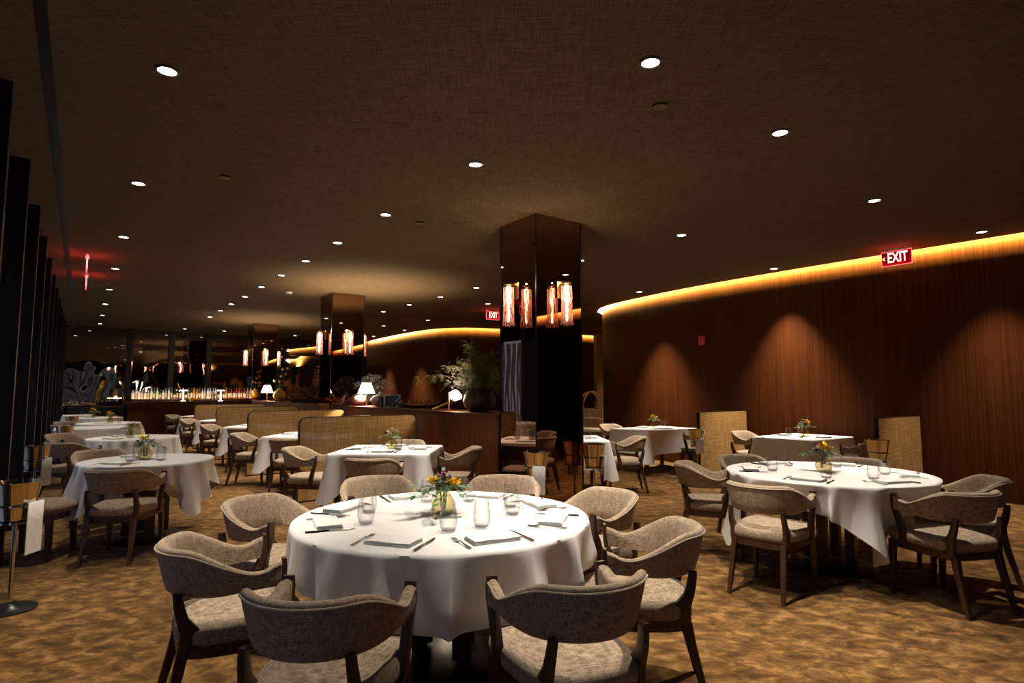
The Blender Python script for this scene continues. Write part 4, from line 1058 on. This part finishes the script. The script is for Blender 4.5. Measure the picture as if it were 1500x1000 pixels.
def make_barlamp():
    r = thing('bar_lamp', 'x', 'table lamp', (0, 0, 0), 0, 'slim lit lamps on the bar counter')
    b = MB(); b.lathe([(.001, 0), (.06, 0), (.06, .012), (.016, .016), (.014, .30), (.001, .30)], 16); b.build('stem', M['shade'], r)
    b = MB(); b.lathe([(.001, .30), (.11, .30), (.115, .315), (.10, .325), (.001, .325)], 24); b.build('lamp_shade', M['shade'], r)
    return r
bl = Proto(make_barlamp())
for v, l in ((2.42, 'left'), (3.42, 'right')):
    x, y = UV(19.72, v); bl.put((x, y, 1.11), 0, 'slim glowing T shaped lamp on the %s part of the bar counter' % l); point((x, y, 1.36), 1.5, (1, .8, .55), .03)
x, y = UV(19.7, 2.64); b = MB(); b.lathe([(.001, 0), (.05, 0), (.05, .09), (.046, .09), (.046, .01), (.001, .01)], 20); o = b.build('candle_cup', M['amber'], None); o.location = (x, y, 1.11); tag(o, 'small yellow cup beside the left bar lamp', 'cup')
x, y = UV(19.7, 3.24); vase.put((x, y, 1.11), 0, 'ribbed glass vase on the bar counter beside the right bar lamp', 'ribbed olive glass vases'); BP[4].put((x, y, 1.11), .5, 'yellow and green bouquet on the bar counter')
for k in range(3):
    x, y = UV(19.72, 1.86+.13*k); b = MB(); b.lathe([(.028, 0), (.034, .11), (.031, .11), (.026, .006), (.001, .006)], 14, caps=False); o = b.build('bar_tumbler', M['glassbase'], None); o.location = (x, y, 1.11)
    tag(o, 'small glass standing on the bar counter, %s from the left' % ORD[k], 'glass', 'glasses on the bar counter')
# posts on the mirrored back wall
for i, t in enumerate(((1.18+1.2)/10.98, (2.38+1.2)/10.98, (3.53+1.2)/10.98, (5.9+1.2)/10.98, (7.6+1.2)/10.98)):
    p = b0 + bd*t - Vector((math.cos(bang+PI/2), math.sin(bang+PI/2), 0))*.05
    b = MB(); b.box((p.x, p.y, HC/2), (.16, .10, HC), bang); struct(b.build('trim_%d' % (50+i), M['dark_metal'], smooth=0))
# glass station in the far left corner
x, y = UV(21.7, .36); r = thing('service_station', 'dark service station with rows of wine glasses in the far corner', 'sideboard', (x, y, 0), VANG)
b = MB(); b.box((0, 0, .46), (1.35, .4, .92)); b.build('cabinet_body', M['black'], r, 0); b = MB(); b.box((0, 0, .93), (1.38, .42, .02)); b.build('top', M['credenza'], r, 0)
def make_wine():
    r = thing('wine_glass', 'x', 'wine glass'); b = MB(); b.lathe([(.034, 0), (.034, .003), (.005, .008), (.004, .09), (.015, .10), (.036, .13), (.040, .16), (.034, .21), (.032, .21), (.037, .16), (.001, .105)], 16, caps=False); b.build('bowl', M['glassbase'], r); return r
wg = Proto(make_wine())
for k in range(13):
    x, y = UV(21.65+.1*(k % 2), -.22+.092*k); wg.put((x, y, .941), 0, 'wine glass standing in the row on the far service station', 'wine glasses on the far service station')

# ---------------------------------------------------------------- passage at the right of the pillar
for k in range(3):
    p = UV(13.2, 13.0+.36*k); b = MB(); b.box((p[0], p[1], .135+.27*k), (4.1, .36+(.9 if k == 2 else 0), .27), UANG)
    b.v = [(a_+ (.45*UY if k == 2 else 0), c_- (.45*UX if k == 2 else 0), z_) for a_, c_, z_ in b.v]
    struct(b.build('floor_step_%d' % (k+1), M['stone'], smooth=0))
b = MB(); b.box((2.98, 19.6, 1.65), (.42, .30, 3.3), .2); struct(b.build('wall_panel', M['tan'], smooth=0))
x, y = UV(8.75, 8.4+.0)
x, y = 1.68, 12.5
r = thing('brass_trolley', 'brass service trolley with arched handles and a wooden shelf by the passage', 'trolley', (x, y, 0), R_(-18))
b = MB()
for yy in (-.17, .17):
    path = [(-.20, yy, .08), (-.20, yy, 1.1)] + [(-.20+.20*(1-math.cos(t)), yy, 1.1+.30*math.sin(t)) for t in [PI*i/10 for i in range(1, 10)]] + [(.20, yy, 1.1), (.20, yy, .08)]
    b = MB(); b.tube(path, .017, 8); b.build('arched_handle', M['brass'], r)
b = MB(); b.box((0, 0, .60), (.56, .46, .05)); b.build('shelf', M['stone'], r, 0)
b = MB(); b.box((0, 0, .50), (.52, .42, .15)); b.build('drawer', M['tan'], r, 0)
b = MB(); b.box((0, 0, .20), (.52, .42, .03)); b.build('lower_shelf', M['walnut'], r, 0)
for sx in (-1, 1):
    for sy in (-1, 1):
        m = MB(); m.lathe([(.001, -.012), (.04, -.012), (.04, .012), (.001, .012)], 14)
        m.v = [(sx*.2+z_, sy*.17+y_, .04+x_) for x_, y_, z_ in m.v]; m.build('wheel', M['black'], r)
x, y = UV(12.3, 13.4); spot((x, y, HC-.02), 130, 100)  # added spot with no fixture, brightens the passage and its tan panel

# the cloths rest against the chairs that are pushed in
bpy.context.view_layer.update()
for o in [o for o in COL.objects if o.name.startswith('tablecloth')]:
    cx, cy = o.location.x, o.location.y; near = [q for q in SEATS if math.hypot(q[0]-cx, q[1]-cy) < 1.7]
    mw = o.matrix_world; mi = mw.inverted()
    for vtx in o.data.vertices:
        w_ = mw @ vtx.co
        if w_.z > .738: continue
        for sx, sy, sr_ in near:
            dx, dy = w_.x-sx, w_.y-sy; ca, sa = math.cos(-sr_), math.sin(-sr_)
            lx, ly = dx*ca-dy*sa, dx*sa+dy*ca
            fall = 1-smoothstep(.29, .40, abs(lx))
            if fall <= 0 or ly < -.15: continue
            want = .20 + .125*(1-smoothstep(.488, .54, w_.z))
            if ly < want:
                q = (want-ly)*fall*min(1, (.738-w_.z)/.05)
                w_.x += -math.sin(sr_)*q; w_.y += math.cos(sr_)*q
        vtx.co = mi @ w_
# ---------------------------------------------------------------- camera and render look
cam = bpy.data.cameras.new('camera'); co = bpy.data.objects.new('camera', cam); COL.objects.link(co)
cam.sensor_width = 36; cam.lens = 36*860/1500; cam.clip_start = .05
co.location = (0, 0, 1.42); co.rotation_euler = (PI/2 + math.atan(72/860), 0, 0)
scene.camera = co
w = bpy.data.worlds.new('world'); scene.world = w; w.use_nodes = True
w.node_tree.nodes['Background'].inputs[0].default_value = (0, 0, 0, 1)
scene.view_settings.view_transform = 'Standard'; scene.view_settings.look = 'None'
scene.view_settings.exposure = .15; scene.view_settings.gamma = 1.
try:
    scene.cycles.use_denoising = True; scene.cycles.max_bounces = 8; scene.cycles.transparent_max_bounces = 16
    scene.cycles.caustics_reflective = False; scene.cycles.caustics_refractive = False; scene.cycles.sample_clamp_indirect = 4
except Exception: pass
